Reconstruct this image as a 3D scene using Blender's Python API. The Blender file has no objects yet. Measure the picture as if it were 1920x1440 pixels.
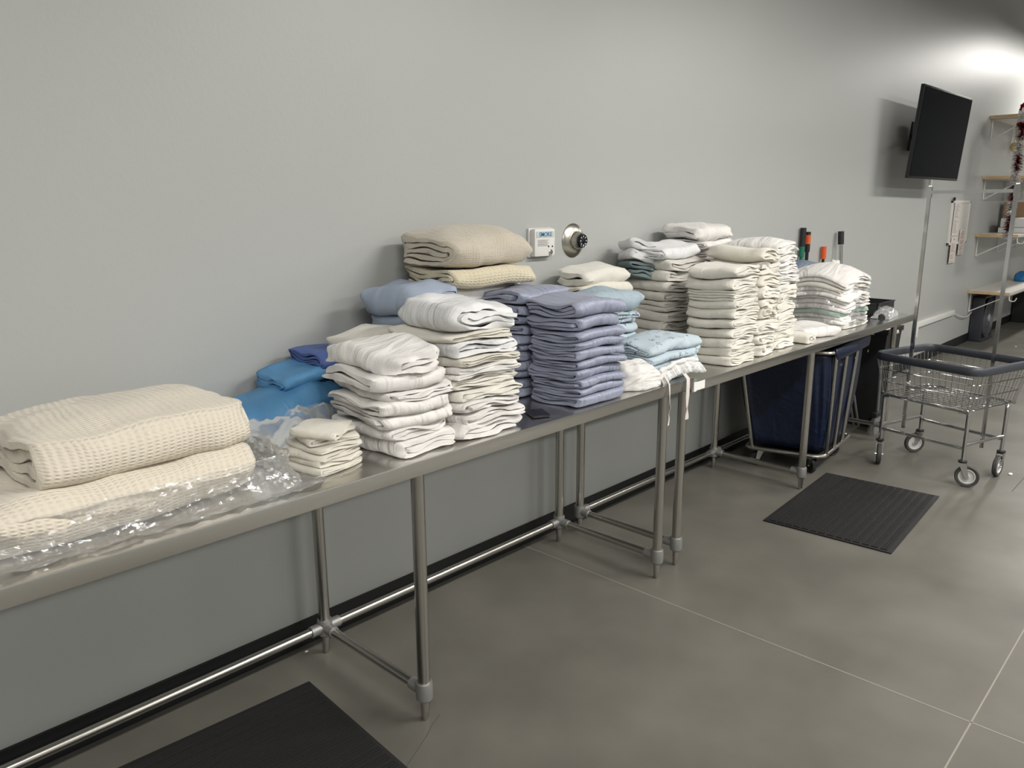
import bpy, bmesh, math, random
import numpy as np
from mathutils import Vector, Matrix
PI = math.pi
S = bpy.context.scene
C = S.collection

# ---------------------------------------------------------------- camera
cam = bpy.data.cameras.new('camera'); camo = bpy.data.objects.new('camera', cam); C.objects.link(camo)
cam.sensor_fit = 'HORIZONTAL'; cam.sensor_width = 36.0; cam.lens = 1453.75 / 1920 * 36.0
cam.clip_start = 0.05; cam.clip_end = 60
def cam_axes(yaw, pitch, roll):
    cy, sy = math.cos(yaw), math.sin(yaw)
    f = Vector((sy * math.cos(pitch), cy * math.cos(pitch), -math.sin(pitch)))
    r = Vector((cy, -sy, 0)); u = r.cross(f)
    return r * math.cos(roll) + u * math.sin(roll), -r * math.sin(roll) + u * math.cos(roll), f
_r, _u, _f = cam_axes(0.810312, 0.225409, -0.004267)
camo.matrix_world = Matrix(((_r.x, _u.x, -_f.x, -1.38228), (_r.y, _u.y, -_f.y, -2.36896), (_r.z, _u.z, -_f.z, 1.59682), (0, 0, 0, 1)))
S.camera = camo
# ---------------------------------------------------------------- world, exposure
wd = bpy.data.worlds.new('world'); S.world = wd; wd.use_nodes = True
wd.node_tree.nodes['Background'].inputs[0].default_value = (0.9, 0.95, 1, 1)
wd.node_tree.nodes['Background'].inputs[1].default_value = 0.05
S.view_settings.view_transform = 'Standard'; S.view_settings.look = 'None'
S.view_settings.gamma = 1.0; S.view_settings.use_curve_mapping = False
S.view_settings.exposure = 1.1
# strip lights: centre x, y, z, length, width, rotation about z, watts (each gets its fixture below)
STRIPS = [(2.4, -3.0, 3.35, 2.4, 0.3, 0, 64), (6.3, -3.0, 3.35, 2.4, 0.3, 0, 50), (11.4, -0.95, 3.55, 2.4, 0.3, 0, 50),
          (-1.6, -3.0, 3.35, 2.4, 0.3, 0, 40), (2.4, -6.2, 3.35, 2.4, 0.3, 0, 62), (6.4, -6.2, 3.35, 2.4, 0.3, 0, 50), (-2.2, -6.0, 3.35, 2.4, 0.3, 0, 50)]

# ---------------------------------------------------------------- materials
MATS = {}
def mat(name, col, rough=0.6, metal=0.0, **kw):
    if name in MATS: return MATS[name]
    m = bpy.data.materials.new(name); m.use_nodes = True; nt = m.node_tree; N = nt.nodes; L = nt.links
    b = N['Principled BSDF']; b.inputs['Base Color'].default_value = (*col, 1)
    b.inputs['Roughness'].default_value = rough; b.inputs['Metallic'].default_value = metal
    if 'spec' in kw: b.inputs['Specular IOR Level'].default_value = kw['spec']
    if 'sheen' in kw: b.inputs['Sheen Weight'].default_value = kw['sheen']
    if 'aniso' in kw: b.inputs['Anisotropic'].default_value = kw['aniso']
    tc = N.new('ShaderNodeTexCoord'); co = tc.outputs[kw.get('coord', 'Object')]
    if kw.get('var'):
        n = N.new('ShaderNodeTexNoise'); n.inputs['Scale'].default_value = kw.get('vscale', 3); n.inputs['Detail'].default_value = 5
        L.new(co, n.inputs['Vector'])
        r = N.new('ShaderNodeMapRange'); r.inputs[1].default_value = .3; r.inputs[2].default_value = .7
        r.inputs[3].default_value = 1 - kw['var']; r.inputs[4].default_value = 1 + kw['var']
        L.new(n.outputs[0], r.inputs[0])
        mx = N.new('ShaderNodeVectorMath'); mx.operation = 'SCALE'; mx.inputs[0].default_value = col
        L.new(r.outputs[0], mx.inputs['Scale']); L.new(mx.outputs[0], b.inputs['Base Color'])
    if kw.get('rvar'):
        n = N.new('ShaderNodeTexNoise'); n.inputs['Scale'].default_value = kw.get('rscale', 2); n.inputs['Detail'].default_value = 6
        L.new(co, n.inputs['Vector'])
        r = N.new('ShaderNodeMapRange'); r.inputs[1].default_value = .3; r.inputs[2].default_value = .7
        r.inputs[3].default_value = rough - kw['rvar']; r.inputs[4].default_value = rough + kw['rvar']
        L.new(n.outputs[0], r.inputs[0]); L.new(r.outputs[0], b.inputs['Roughness'])
    last = None
    for (kind, scale, dist) in kw.get('bump', []):
        if kind == 'noise':
            t = N.new('ShaderNodeTexNoise'); t.inputs['Scale'].default_value = scale; t.inputs['Detail'].default_value = 6; t.inputs['Roughness'].default_value = .6; L.new(co, t.inputs['Vector']); o = t.outputs[0]
        elif kind == 'crumple':
            t0 = N.new('ShaderNodeTexNoise'); t0.inputs['Scale'].default_value = scale * .6; t0.inputs['Detail'].default_value = 3; L.new(co, t0.inputs['Vector'])
            sc = N.new('ShaderNodeVectorMath'); sc.operation = 'MULTIPLY_ADD'; sc.inputs[1].default_value = (.12,) * 3
            L.new(t0.outputs['Color'], sc.inputs[0]); L.new(co, sc.inputs[2])
            t = N.new('ShaderNodeTexVoronoi'); t.feature = 'DISTANCE_TO_EDGE'; t.inputs['Scale'].default_value = scale; L.new(sc.outputs[0], t.inputs['Vector'])
            p = N.new('ShaderNodeMath'); p.operation = 'POWER'; p.inputs[1].default_value = .6; L.new(t.outputs[0], p.inputs[0]); o = p.outputs[0]
        elif kind == 'stretch':      # long wrinkles running along the cloth
            mp = N.new('ShaderNodeMapping'); mp.inputs['Scale'].default_value = (.28, 1, 1); L.new(co, mp.inputs['Vector'])
            t = N.new('ShaderNodeTexNoise'); t.inputs['Scale'].default_value = scale; t.inputs['Detail'].default_value = 3; t.inputs['Distortion'].default_value = 1.2; L.new(mp.outputs[0], t.inputs['Vector']); o = t.outputs[0]
        elif kind == 'weave':
            ws = []
            for dr_, f_ in (('X', 1.0), ('Y', .40)):
                w_ = N.new('ShaderNodeTexWave'); w_.bands_direction = dr_; w_.inputs['Scale'].default_value = scale * f_; w_.inputs['Distortion'].default_value = 1.6; w_.inputs['Detail'].default_value = 1.5; w_.inputs['Detail Scale'].default_value = 1.2
                L.new(co, w_.inputs['Vector']); ws.append(w_)
            mu = N.new('ShaderNodeMath'); mu.operation = 'MULTIPLY'; L.new(ws[0].outputs[1], mu.inputs[0]); L.new(ws[1].outputs[1], mu.inputs[1]); o = mu.outputs[0]
        elif kind == 'ribs':
            t = N.new('ShaderNodeTexWave'); t.inputs['Scale'].default_value = scale; t.inputs['Distortion'].default_value = .4; t.bands_direction = 'X'; L.new(co, t.inputs['Vector']); o = t.outputs[0]
        bp = N.new('ShaderNodeBump'); bp.inputs['Distance'].default_value = dist; bp.inputs['Strength'].default_value = 1
        L.new(o, bp.inputs['Height'])
        if last: L.new(last.outputs[0], bp.inputs['Normal'])
        last = bp
    if last: L.new(last.outputs[0], b.inputs['Normal'])
    MATS[name] = m
    return m
def print_mat(name, col, dot, cell, size, **kw):
    """cloth with small scattered printed sprigs"""
    m = mat(name, col, **kw); nt = m.node_tree; N = nt.nodes; L = nt.links; b = N['Principled BSDF']
    tc = N.new('ShaderNodeTexCoord')
    v = N.new('ShaderNodeTexVoronoi'); v.inputs['Scale'].default_value = cell; v.inputs['Randomness'].default_value = .35; L.new(tc.outputs['UV'], v.inputs['Vector'])
    n = N.new('ShaderNodeTexVoronoi'); n.inputs['Scale'].default_value = cell * 7; L.new(tc.outputs['UV'], n.inputs['Vector'])
    a = N.new('ShaderNodeMath'); a.operation = 'LESS_THAN'; a.inputs[1].default_value = size; L.new(v.outputs[0], a.inputs[0])
    c = N.new('ShaderNodeMath'); c.operation = 'LESS_THAN'; c.inputs[1].default_value = .42; L.new(n.outputs[0], c.inputs[0])
    d = N.new('ShaderNodeMath'); d.operation = 'MULTIPLY'; L.new(a.outputs[0], d.inputs[0]); L.new(c.outputs[0], d.inputs[1])
    mx = N.new('ShaderNodeMix'); mx.data_type = 'RGBA'; mx.inputs[6].default_value = (*col, 1); mx.inputs[7].default_value = (*dot, 1)
    L.new(d.outputs[0], mx.inputs[0]); L.new(mx.outputs[2], b.inputs['Base Color'])
    return m
def film(name, tint=(1, 1, 1), scale=9, dist=.010, base=.08, white=.10):
    if name in MATS: return MATS[name]
    m = bpy.data.materials.new(name); m.use_nodes = True; nt = m.node_tree; N = nt.nodes; L = nt.links
    N.remove(N['Principled BSDF']); out = N['Material Output']
    tr = N.new('ShaderNodeBsdfTransparent'); tr.inputs[0].default_value = (*tint, 1)
    gl = N.new('ShaderNodeBsdfGlossy'); gl.inputs['Roughness'].default_value = .2; gl.inputs[0].default_value = (1, 1, 1, 1)
    df = N.new('ShaderNodeBsdfDiffuse'); df.inputs[0].default_value = (.85, .87, .88, 1)
    tc = N.new('ShaderNodeTexCoord')
    mp = N.new('ShaderNodeMapping'); mp.inputs['Rotation'].default_value = (.5, .3, .6); mp.inputs['Scale'].default_value = (.45, 1, 1); L.new(tc.outputs['Object'], mp.inputs['Vector'])
    v = N.new('ShaderNodeTexNoise'); v.noise_type = 'RIDGED_MULTIFRACTAL'; v.inputs['Scale'].default_value = scale; v.inputs['Detail'].default_value = 3; v.inputs['Distortion'].default_value = .8; L.new(mp.outputs[0], v.inputs['Vector'])
    bp = N.new('ShaderNodeBump'); bp.inputs['Distance'].default_value = dist; L.new(v.outputs[0], bp.inputs['Height'])
    L.new(bp.outputs[0], gl.inputs['Normal'])
    lw = N.new('ShaderNodeLayerWeight'); lw.inputs[0].default_value = .35; L.new(bp.outputs[0], lw.inputs['Normal'])
    mr = N.new('ShaderNodeMapRange'); mr.inputs[3].default_value = base; mr.inputs[4].default_value = .75; L.new(lw.outputs['Fresnel'], mr.inputs[0])
    m1 = N.new('ShaderNodeMixShader'); L.new(mr.outputs[0], m1.inputs[0]); L.new(tr.outputs[0], m1.inputs[1]); L.new(gl.outputs[0], m1.inputs[2])
    m2 = N.new('ShaderNodeMixShader'); m2.inputs[0].default_value = white; L.new(m1.outputs[0], m2.inputs[1]); L.new(df.outputs[0], m2.inputs[2])
    L.new(m2.outputs[0], out.inputs[0]); MATS[name] = m
    return m

WALL = mat('wall_paint', (.43, .445, .435), .40, var=.015, vscale=1.2, bump=[('noise', 60, .0005)])
FLOOR = mat('polished_concrete', (.125, .120, .103), .42, var=.18, vscale=2.2, rvar=.06, rscale=3, spec=.3)
BLACKBASE = mat('black_cove_base', (.006, .007, .009), .45)
STEEL = mat('brushed_steel', (.66, .65, .625), .25, 1.0)
TUBE = mat('satin_steel_tube', (.52, .505, .47), .27, 1.0)
ALU = mat('cast_aluminium_fitting', (.33, .33, .32), .5, .7, bump=[('noise', 200, .0004)])
CHROME = mat('chrome', (.62, .62, .62), .12, 1.0)
WIRE = mat('dull_chrome_wire', (.42, .42, .42), .25, 1.0)
NICKEL = mat('satin_nickel', (.46, .44, .39), .28, 1.0)
RUBBER = mat('black_rubber', (.018, .018, .018), .75)
MATR = mat('black_rubber_matting', (.016, .016, .016), .65, spec=.3)
DGREY = mat('dark_grey_vinyl_bumper', (.035, .04, .05), .42)
BLKPL = mat('black_plastic', (.012, .013, .014), .45)
GREYPL = mat('charcoal_grey_plastic', (.06, .063, .068), .5)
WHITEPL = mat('white_plastic', (.72, .71, .68), .4)
SCREEN = mat('tv_screen', (.0035, .0045, .006), .18, spec=.015)
NAVY = mat('navy_vinyl', (.0035, .009, .030), .38, coord='Object', bump=[('stretch', 8, .010)])
WOODEDGE = mat('oak_edge_banding', (.50, .36, .20), .5, var=.1, vscale=20)
LAMI = mat('white_laminate', (.66, .63, .58), .4)

WHITE = mat('white_cotton', (.735, .718, .695), .9, coord='UV', sheen=.2, bump=[('stretch', 14, .020), ('noise', 420, .0007)])
COOLW = mat('cool_white_cotton', (.72, .725, .73), .88, coord='UV', sheen=.2, bump=[('stretch', 13, .020), ('noise', 420, .0007)])
CREAM = mat('cream_terry', (.72, .69, .605), .95, coord='UV', sheen=.35, bump=[('stretch', 10, .006), ('noise', 350, .0018)])
IVORY = mat('ivory_terry', (.74, .72, .65), .95, coord='UV', sheen=.35, bump=[('stretch', 11, .006), ('noise', 300, .0018)])
GREIGE = mat('off_white_knit', (.68, .66, .61), .95, coord='UV', sheen=.3, bump=[('stretch', 9, .006), ('noise', 320, .0014)])
THERM = mat('cream_thermal_weave', (.66, .605, .505), .95, coord='UV', sheen=.3, bump=[('stretch', 5, .008), ('weave', 46, .0020)])
THERM2 = mat('beige_thermal_weave', (.54, .49, .40), .95, coord='UV', sheen=.3, bump=[('stretch', 5, .008), ('weave', 58, .0014)])
THERM3 = mat('yellowish_thermal_weave', (.63, .57, .42), .95, coord='UV', sheen=.3, bump=[('stretch', 5, .008), ('weave', 38, .0019)])
LAV = mat('lavender_sateen', (.27, .295, .395), .40, coord='UV', sheen=.1, bump=[('stretch', 16, .016), ('noise', 500, .0004)])
BLUEGREY = mat('blue_grey_cotton', (.33, .39, .49), .8, coord='UV', bump=[('stretch', 9, .008), ('noise', 400, .0005)])
SKY = mat('sky_blue_sheet', (.09, .27, .50), .6, coord='UV', bump=[('stretch', 10, .010), ('noise', 400, .0004)])
ROYAL = mat('royal_blue_sheet', (.07, .12, .33), .6, coord='UV', bump=[('stretch', 10, .009), ('noise', 400, .0004)])
PALEB = print_mat('pale_blue_print', (.46, .545, .60), (.09, .14, .16), 22, .30, rough=.85, coord='UV', bump=[('stretch', 10, .009), ('noise', 400, .0005)])
PALEG = print_mat('grey_blue_print', (.35, .43, .49), (.20, .27, .33), 30, .25, rough=.85, coord='UV', bump=[('stretch', 12, .010), ('noise', 400, .0005)])
DOTTED = print_mat('dotted_ruffle_cotton', (.68, .68, .67), (.22, .24, .27), 60, .36, rough=.85, coord='UV', bump=[('stretch', 25, .006)])
SLATE = print_mat('slate_blue_paisley', (.10, .14, .20), (.32, .36, .42), 70, .55, rough=.85, coord='UV', bump=[('stretch', 10, .008)])
MINT = mat('mint_cotton', (.42, .56, .48), .85, coord='UV', bump=[('stretch', 12, .006)])
TEAL = mat('dark_teal_cotton', (.15, .20, .205), .85, coord='UV', bump=[('stretch', 12, .006)])
STRAP = mat('off_white_tape', (.62, .57, .54), .85, bump=[('noise', 300, .0004)])
FILM = film('clear_plastic_film', scale=13, dist=.02, white=.13)
FILM2 = film('clear_crumpled_film', (.95, .96, .97), 7, .02, .10, .24)
FILM3 = film('tight_film', (1, 1, 1), 14, .02, .09, .05)

# ---------------------------------------------------------------- object helpers
def link(name, me, m, parent=None, smooth=False, sharp=None):
    o = bpy.data.objects.new(name, me); C.objects.link(o)
    if m is not None and not me.materials: me.materials.append(m)
    if smooth:
        me.polygons.foreach_set('use_smooth', [True] * len(me.polygons))
        if sharp: me.set_sharp_from_angle(angle=math.radians(sharp))
    if parent: o.parent = parent
    return o
def fromdata(name, V, F, m, parent=None, smooth=True, sharp=None, uv=None, recalc=True):
    me = bpy.data.meshes.new(name); me.from_pydata([tuple(v) for v in V], [], F)
    if recalc:
        bm = bmesh.new(); bm.from_mesh(me); bmesh.ops.recalc_face_normals(bm, faces=bm.faces); bm.to_mesh(me); bm.free()
    if uv is not None:
        ul = me.uv_layers.new(name='UVMap'); idx = np.empty(len(me.loops), dtype=np.int32); me.loops.foreach_get('vertex_index', idx)
        ul.data.foreach_set('uv', np.asarray(uv, dtype=np.float32)[idx].ravel())
    return link(name, me, m, parent, smooth, sharp)
class B:
    """collects shapes into one bmesh"""
    def __init__(s): s.bm = bmesh.new()
    def add(s, V, F):
        vs = [s.bm.verts.new(v) for v in V]
        for f in F:
            try: s.bm.faces.new([vs[i] for i in f])
            except ValueError: pass
        return s
    def box(s, x0, x1, y0, y1, z0, z1, bev=0.0, M=None):
        t = bmesh.new(); bmesh.ops.create_cube(t, size=1)
        for v in t.verts: v.co = Vector(((x0 + x1) / 2 + v.co.x * (x1 - x0), (y0 + y1) / 2 + v.co.y * (y1 - y0), (z0 + z1) / 2 + v.co.z * (z1 - z0)))
        if bev: bmesh.ops.bevel(t, geom=t.edges[:], offset=bev, segments=2, affect='EDGES', profile=.6)
        if M is not None: bmesh.ops.transform(t, matrix=M, verts=t.verts)
        t.verts.index_update(); s.add([v.co.copy() for v in t.verts], [[v.index for v in f.verts] for f in t.faces]); t.free(); return s
    def tube(s, pts, r, seg=10, cap=True, square=False):
        P = [Vector(p) for p in pts]; n = len(P); R = r if isinstance(r, (list, tuple)) else [r] * n
        T = []
        for i in range(n):
            a = P[max(i - 1, 0)]; b = P[min(i + 1, n - 1)]; T.append((b - a).normalized())
        up = Vector((0, 0, 1)) if abs(T[0].z) < .9 else Vector((0, 1, 0))
        X = T[0].cross(up).normalized(); V = []; sg = 4 if square else seg
        for i in range(n):
            X = (X - T[i] * X.dot(T[i])).normalized(); Y = T[i].cross(X)
            for k in range(sg):
                a = 2 * PI * (k + (.5 if square else 0)) / sg; V.append(P[i] + (X * math.cos(a) + Y * math.sin(a)) * R[i] * (1.414 if square else 1))
        F = [[i * sg + k, i * sg + (k + 1) % sg, (i + 1) * sg + (k + 1) % sg, (i + 1) * sg + k] for i in range(n - 1) for k in range(sg)]
        if cap: F += [list(range(sg))[::-1], [(n - 1) * sg + k for k in range(sg)]]
        return s.add(V, F)
    def lathe(s, prof, origin, axis=(0, 0, 1), seg=24, cap=True):
        """prof: (radius, height) pairs along axis"""
        A = Vector(axis).normalized(); X = A.orthogonal().normalized(); Y = A.cross(X); o = Vector(origin); V = []
        for (r, h) in prof:
            for k in range(seg):
                a = 2 * PI * k / seg; V.append(o + A * h + (X * math.cos(a) + Y * math.sin(a)) * max(r, 1e-5))
        n = len(prof); F = [[i * seg + k, i * seg + (k + 1) % seg, (i + 1) * seg + (k + 1) % seg, (i + 1) * seg + k] for i in range(n - 1) for k in range(seg)]
        if cap and prof[0][0] > 1e-4: F.append(list(range(seg))[::-1])
        if cap and prof[-1][0] > 1e-4: F.append([(n - 1) * seg + k for k in range(seg)])
        return s.add(V, F)
    def obj(s, name, m, parent=None, smooth=True, sharp=35, M=None):
        bmesh.ops.recalc_face_normals(s.bm, faces=s.bm.faces)
        if M is not None: bmesh.ops.transform(s.bm, matrix=M, verts=s.bm.verts)
        me = bpy.data.meshes.new(name); s.bm.to_mesh(me); s.bm.free()
        return link(name, me, m, parent, smooth, sharp)
def arc(pts, r=.03, n=5):
    """round the corners of a polyline"""
    P = [Vector(p) for p in pts]; out = [P[0]]
    for i in range(1, len(P) - 1):
        a, b, c = P[i - 1], P[i], P[i + 1]; d = min(r, (a - b).length * .45, (c - b).length * .45)
        p = b + (a - b).normalized() * d; q = b + (c - b).normalized() * d
        for k in range(n + 1):
            t = k / n; out.append(p * (1 - t) ** 2 + b * 2 * t * (1 - t) + q * t * t)
    out.append(P[-1]); return out
def tag(o, label=None, cat=None, group=None, kind=None):
    if label: o['label'] = label
    if cat: o['category'] = cat
    if group: o['group'] = group
    if kind: o['kind'] = kind
    return o
def thing(name, label, cat, loc=(0, 0, 0), rz=0.0, group=None):
    o = bpy.data.objects.new(name, None); C.objects.link(o); o.location = loc; o.rotation_euler = (0, 0, rz); o.empty_display_size = .05
    return tag(o, label, cat, group)
def struct(o): o['kind'] = 'structure'; return o
def copy_tree(o, parent=None):
    c = o.copy(); C.objects.link(c)
    if parent: c.parent = parent
    for ch in list(o.children): copy_tree(ch, c)
    return c

# ---------------------------------------------------------------- the room
struct(B().box(-5, 14, -9, .3, -.12, 0).obj('floor', FLOOR, smooth=False))
struct(B().box(-5, 14, 0, .2, 0, 4.4).obj('wall_back', WALL, smooth=False))
struct(B().box(-5.2, -5, -9, .2, 0, 4.4).obj('wall_left', WALL, smooth=False))
struct(B().box(14, 14.2, -9, .2, 0, 4.4).obj('wall_right', WALL, smooth=False))
struct(B().box(-5, 14, -9.2, -9, 0, 4.4).obj('wall_front', WALL, smooth=False))
struct(B().box(-5, 14, -9, .2, 4.4, 4.5).obj('ceiling', mat('ceiling_paint', (.5, .5, .5), .8), smooth=False))
struct(B().box(-5, 14, -.008, 0.001, 0, .102, .002).obj('baseboard_back', BLACKBASE, smooth=False))
# saw-cut control joints and one hairline crack, thin strips let into the slab
JOINT = mat('pale_joint_sealant', (.24, .225, .19), .7); CRACK = mat('dark_hairline', (.035, .033, .03), .8)
struct(B().box(1.17, 1.175, -9, 0, -.01, .0006).obj('trim_1', JOINT, smooth=False))
struct(B().box(-5, 14, -1.9385, -1.9335, -.01, .0006).obj('trim_2', JOINT, smooth=False))
struct(B().tube([(.047, -.682, 0), (.0, -.70, 0), (-.05, -.73, 0), (-.084, -.746, 0), (-.2, -.80, 0)], .0009, 4).obj('trim_3', CRACK))
struct(B().box(3.6, 14, -1.56, -1.557, -.01, .0006).obj('trim_4', CRACK, smooth=False))

DIFF = bpy.data.materials.new('lamp_diffuser'); DIFF.use_nodes = True
_b = DIFF.node_tree.nodes['Principled BSDF']; _b.inputs['Emission Color'].default_value = (1, .97, .92, 1); _b.inputs['Emission Strength'].default_value = 3
for i, (x, y, z, l, w, rz, watt) in enumerate(STRIPS):
    t = thing('strip_light', 'suspended white strip light above ' + ['the towel piles', 'the wire cart', 'the wall shelves', 'the left blankets', 'the open floor behind the camera', 'the open floor opposite the cart', 'the floor at the back left'][i], 'ceiling light', (x, y, z), rz, 'strip lights over the room')
    B().box(-l / 2 - .02, l / 2 + .02, -w / 2 - .02, w / 2 + .02, .02, .11, .006).obj('housing', WHITEPL, t)
    B().box(-l / 2, l / 2, -w / 2, w / 2, .005, .02).obj('diffuser', DIFF, t, smooth=False)
    for s in (-.5, .5): B().tube([(s * l * .8, 0, .11), (s * l * .8, 0, 4.4 - z)], .004, 6).obj('hanger', TUBE, t)
    la = bpy.data.lights.new('lamp', 'AREA'); la.shape = 'RECTANGLE'; la.size = l; la.size_y = w; la.energy = watt; la.color = (1, .965, .915)
    lo = bpy.data.objects.new('lamp', la); C.objects.link(lo); lo.parent = t; lo.location = (0, 0, -.002)

# ---------------------------------------------------------------- steel work tables
YF, YR, SP = -.665, -.106, 1.3236
def table(x0, H, yo, skew, label, inset=.095):
    t = thing('work_table', label, 'table', (x0, yo, 0), skew)
    L = 2 * SP + .19
    b = B().box(0, L, -.75, -.055, H - .045, H, .004); b.obj('worktop', STEEL, t, sharp=50)
    for i in range(3):
        x = inset + i * SP
        for y in (YF, YR):
            lg = B().tube([(x, y, .10), (x, y, H - .04)], .0205, 20).obj('leg', TUBE, t)
            c = B().lathe([(.019, .07), (.0265, .078), (.0275, .09), (.0275, .128), (.026, .135), (.021, .136)], (x, y, 0))
            s = 1 if y == YR else -1
            c.tube([(x, y, .105), (x, y + s * -.0 + (-.06 if y == YR else .06), .105)], .0205, 14)
            if y == YR:
                if i > 0: c.tube([(x, y, .105), (x - .06, y, .105)], .0205, 14)
                if i < 2: c.tube([(x, y, .105), (x + .06, y, .105)], .0205, 14)
            c.obj('collar', ALU, lg)
            B().lathe([(.0085, .0), (.011, .006), (.0135, .04), (.0145, .08)], (x, y, 0), seg=16).obj('foot', TUBE, lg)
        B().tube([(x, YF, .105), (x, YR, .105)], .0155, 14).obj('side_rail', TUBE, t)
        if i < 2: B().tube([(x + .02, YR, .105), (x + SP - .02, YR, .105)], .0155, 14).obj('rear_rail', TUBE, t)
    return t
T1Z, T2Z = .900, .877
tb1 = table(-1.4186, T1Z, 0, 0, 'long stainless steel work table nearest the camera, holding blankets and sheets')
tb2 = table(1.4215, T2Z, .009, -.0046, 'long stainless steel work table further away, with the blue cart beneath', .0735)
st = B().box(1.433, 1.452, -.7435, -.7405, T2Z - .043, T2Z - .002); st.box(1.45, 1.522, -.7425, -.7405, T2Z - .040, T2Z - .004, 0)
o = st.obj('sticker', mat('white_label_paper', (.78, .78, .76), .6), smooth=False); tag(o, 'torn white paper label stuck on the edge where the tables meet', 'label')

# ---------------------------------------------------------------- folded cloth
def nz(P, freq, seed, n=7):
    rg = np.random.RandomState(seed); out = np.zeros(len(P))
    for i in range(n):
        d = rg.normal(size=3); d /= np.linalg.norm(d); f = freq * rg.uniform(.6, 1.7)
        out += np.sin(P @ (d * f) + rg.uniform(0, 6.28) + 1.3 * np.sin(P @ (rg.normal(size=3) * f * .35)))
    return out / math.sqrt(n * .5) * .5
def fold_layers(style):
    if style == 'spiral': return [2, 3, 1, 4, 0]
    if style == 'spiral6': return [3, 2, 4, 1, 5, 0][::-1][::-1]
    if style == 'zig': return [0, 1, 2, 3]
    if style == 'half': return [1, 0]
    if style == 'tri': return [1, 2, 0]
    k = {'quad': 2, 'oct': 3}[style]; cols = [[i] for i in range(2 ** k)]
    while len(cols) > 1:
        h = len(cols) // 2; cols = [cols[c] + cols[len(cols) - 1 - c][::-1] for c in range(h)]
    lay = [0] * (2 ** k)
    for pos, p in enumerate(cols[0]): lay[p] = pos
    return lay
def folded(name, m, cx, cy, z0, L, W, T, rot=0.0, style='quad', seed=0, puff=.12, wr=.004, rag=.006, deform=None, nv=15, top=0.0, parent=None, droop=0.0, reverse=False, fine=0):
    """one folded cloth: a thick sheet run through its folds and extruded along the width; the smooth fold points along rot"""
    rg = np.random.RandomState(seed * 7 + 3); lay = fold_layers(style); n = len(lay); t = T / n
    Hh = lambda l: (l + .5) * t
    mg = min(T * .42, L * .2); xs0, xs1 = mg, L - mg
    if style in ('quad', 'oct', 'half') : xs0 = mg * .45
    pts = []; panel = []
    last = n - 1
    for i, l in enumerate(lay):
        a, b = (xs0, xs1) if i % 2 == 0 else (xs1, xs0)
        if i == 0: a += rg.uniform(0, .03) * L * (1 if a < b else -1)
        if i == last: b -= rg.uniform(0, .05) * L * (1 if b > a else -1)
        wv = rg.uniform(-1, 1, 3)
        for s in np.linspace(0, 1, max(9, min(20, int(L / .018)))):
            x = a + (b - a) * s
            h = Hh(l) + t * .20 * (wv[0] * math.sin(x / L * 5 + wv[1] * 6) + .6 * wv[2] * math.sin(x / L * 11 + i))
            pts.append((x, h)); panel.append(i)
        if i < last:
            l2 = lay[i + 1]; hc = (Hh(l) + Hh(l2)) / 2; ry = (Hh(l2) - Hh(l)) / 2; sg = 1 if b > a else -1
            lim = mg if sg > 0 else (xs0 if xs0 < mg else mg)
            rx = min(abs(ry) * .95, lim) * rg.uniform(.85, 1.05); kk = 5 if abs(ry) < t else 8
            for q in range(1, kk):
                th = PI * q / kk; pts.append((b + sg * rx * math.sin(th) ** .8, hc - ry * math.cos(th))); panel.append(i)
    pts = np.array(pts); panel = np.array(panel); M = len(pts)
    tg = np.gradient(pts, axis=0); tg /= np.linalg.norm(tg, axis=1)[:, None] + 1e-9; nr = np.stack([-tg[:, 1], tg[:, 0]], 1)
    sl = np.concatenate([[0], np.cumsum(np.linalg.norm(np.diff(pts, axis=0), axis=1))])
    pe = rg.uniform(-1, 1, (2, n + 1)) * rag
    pe[:, -1] = pe[:, -2]
    nv = max(nv, min(26, int(W / .013))); cq = rg.uniform(0, 6.28, 6); ck = rg.uniform(-1, 1, (6, 2)); ck /= np.linalg.norm(ck, axis=1)[:, None]
    vv = np.linspace(-1, 1, nv); vv = np.sign(vv) * np.abs(vv) ** .8
    V = []; UV = []
    for j, v in enumerate(vv):
        e = 1 if v > 0 else 0
        prog = sl / sl[-1] * (n - 1); base = np.interp(prog, np.arange(n), pe[e, :n])
        wob = .35 * rag * np.sin(sl * 40 + seed + e * 2)
        vw = v * (W / 2 + base + wob)
        ht = t * .5 * .9 * (1 if 0 < j < nv - 1 else .80)
        thm = 1 + .22 * np.sin(sl * 31 + v * 4 + seed) * np.sin(sl * 13 - v * 7)
        cr = 0
        for q in range(6):
            w_ = (60 + 34 * q) * (sl * ck[q, 0] + vw * ck[q, 1]) + cq[q] + 1.6 * np.sin(vw * 19 + cq[q]) + 1.2 * np.sin(sl * 23 + cq[q] * 2)
            cr = cr + (.62 - np.abs(np.sin(w_ * .5))) / (1 + .45 * q)
        cr = cr * wr * .30 * (.25 + .9 * np.sin(sl * 9 + vw * 12 + cq[0]) ** 2 * np.cos(sl * 5 - vw * 8 + cq[1]) ** 2 + .25 * np.abs(v) ** 3)
        for sd in (1, -1):
            p = pts + nr * (ht * np.clip(thm, .6, 1.1) * sd + cr)[:, None]
            V.append(np.stack([p[:, 0], vw, p[:, 1]], 1)); UV.append(np.stack([sl, np.full(M, v * W / 2)], 1))
    V = np.concatenate(V); UV = np.concatenate(UV) + rg.uniform(0, 5, 2)
    # soft envelope: thinner at the rim, fuller in the middle
    a = np.clip((V[:, 0] - L / 2) / (L / 2), -1.2, 1.2); v_ = V[:, 1] / (W / 2)
    puff = puff * .42; rim = np.abs(v_) ** 7 * .9 + np.abs(np.minimum(a, 0)) ** 7 * .5
    h = V[:, 2]; V[:, 2] = T * .5 + (h - T * .5) * (1 - puff * np.clip(rim, 0, 1.3))
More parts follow.
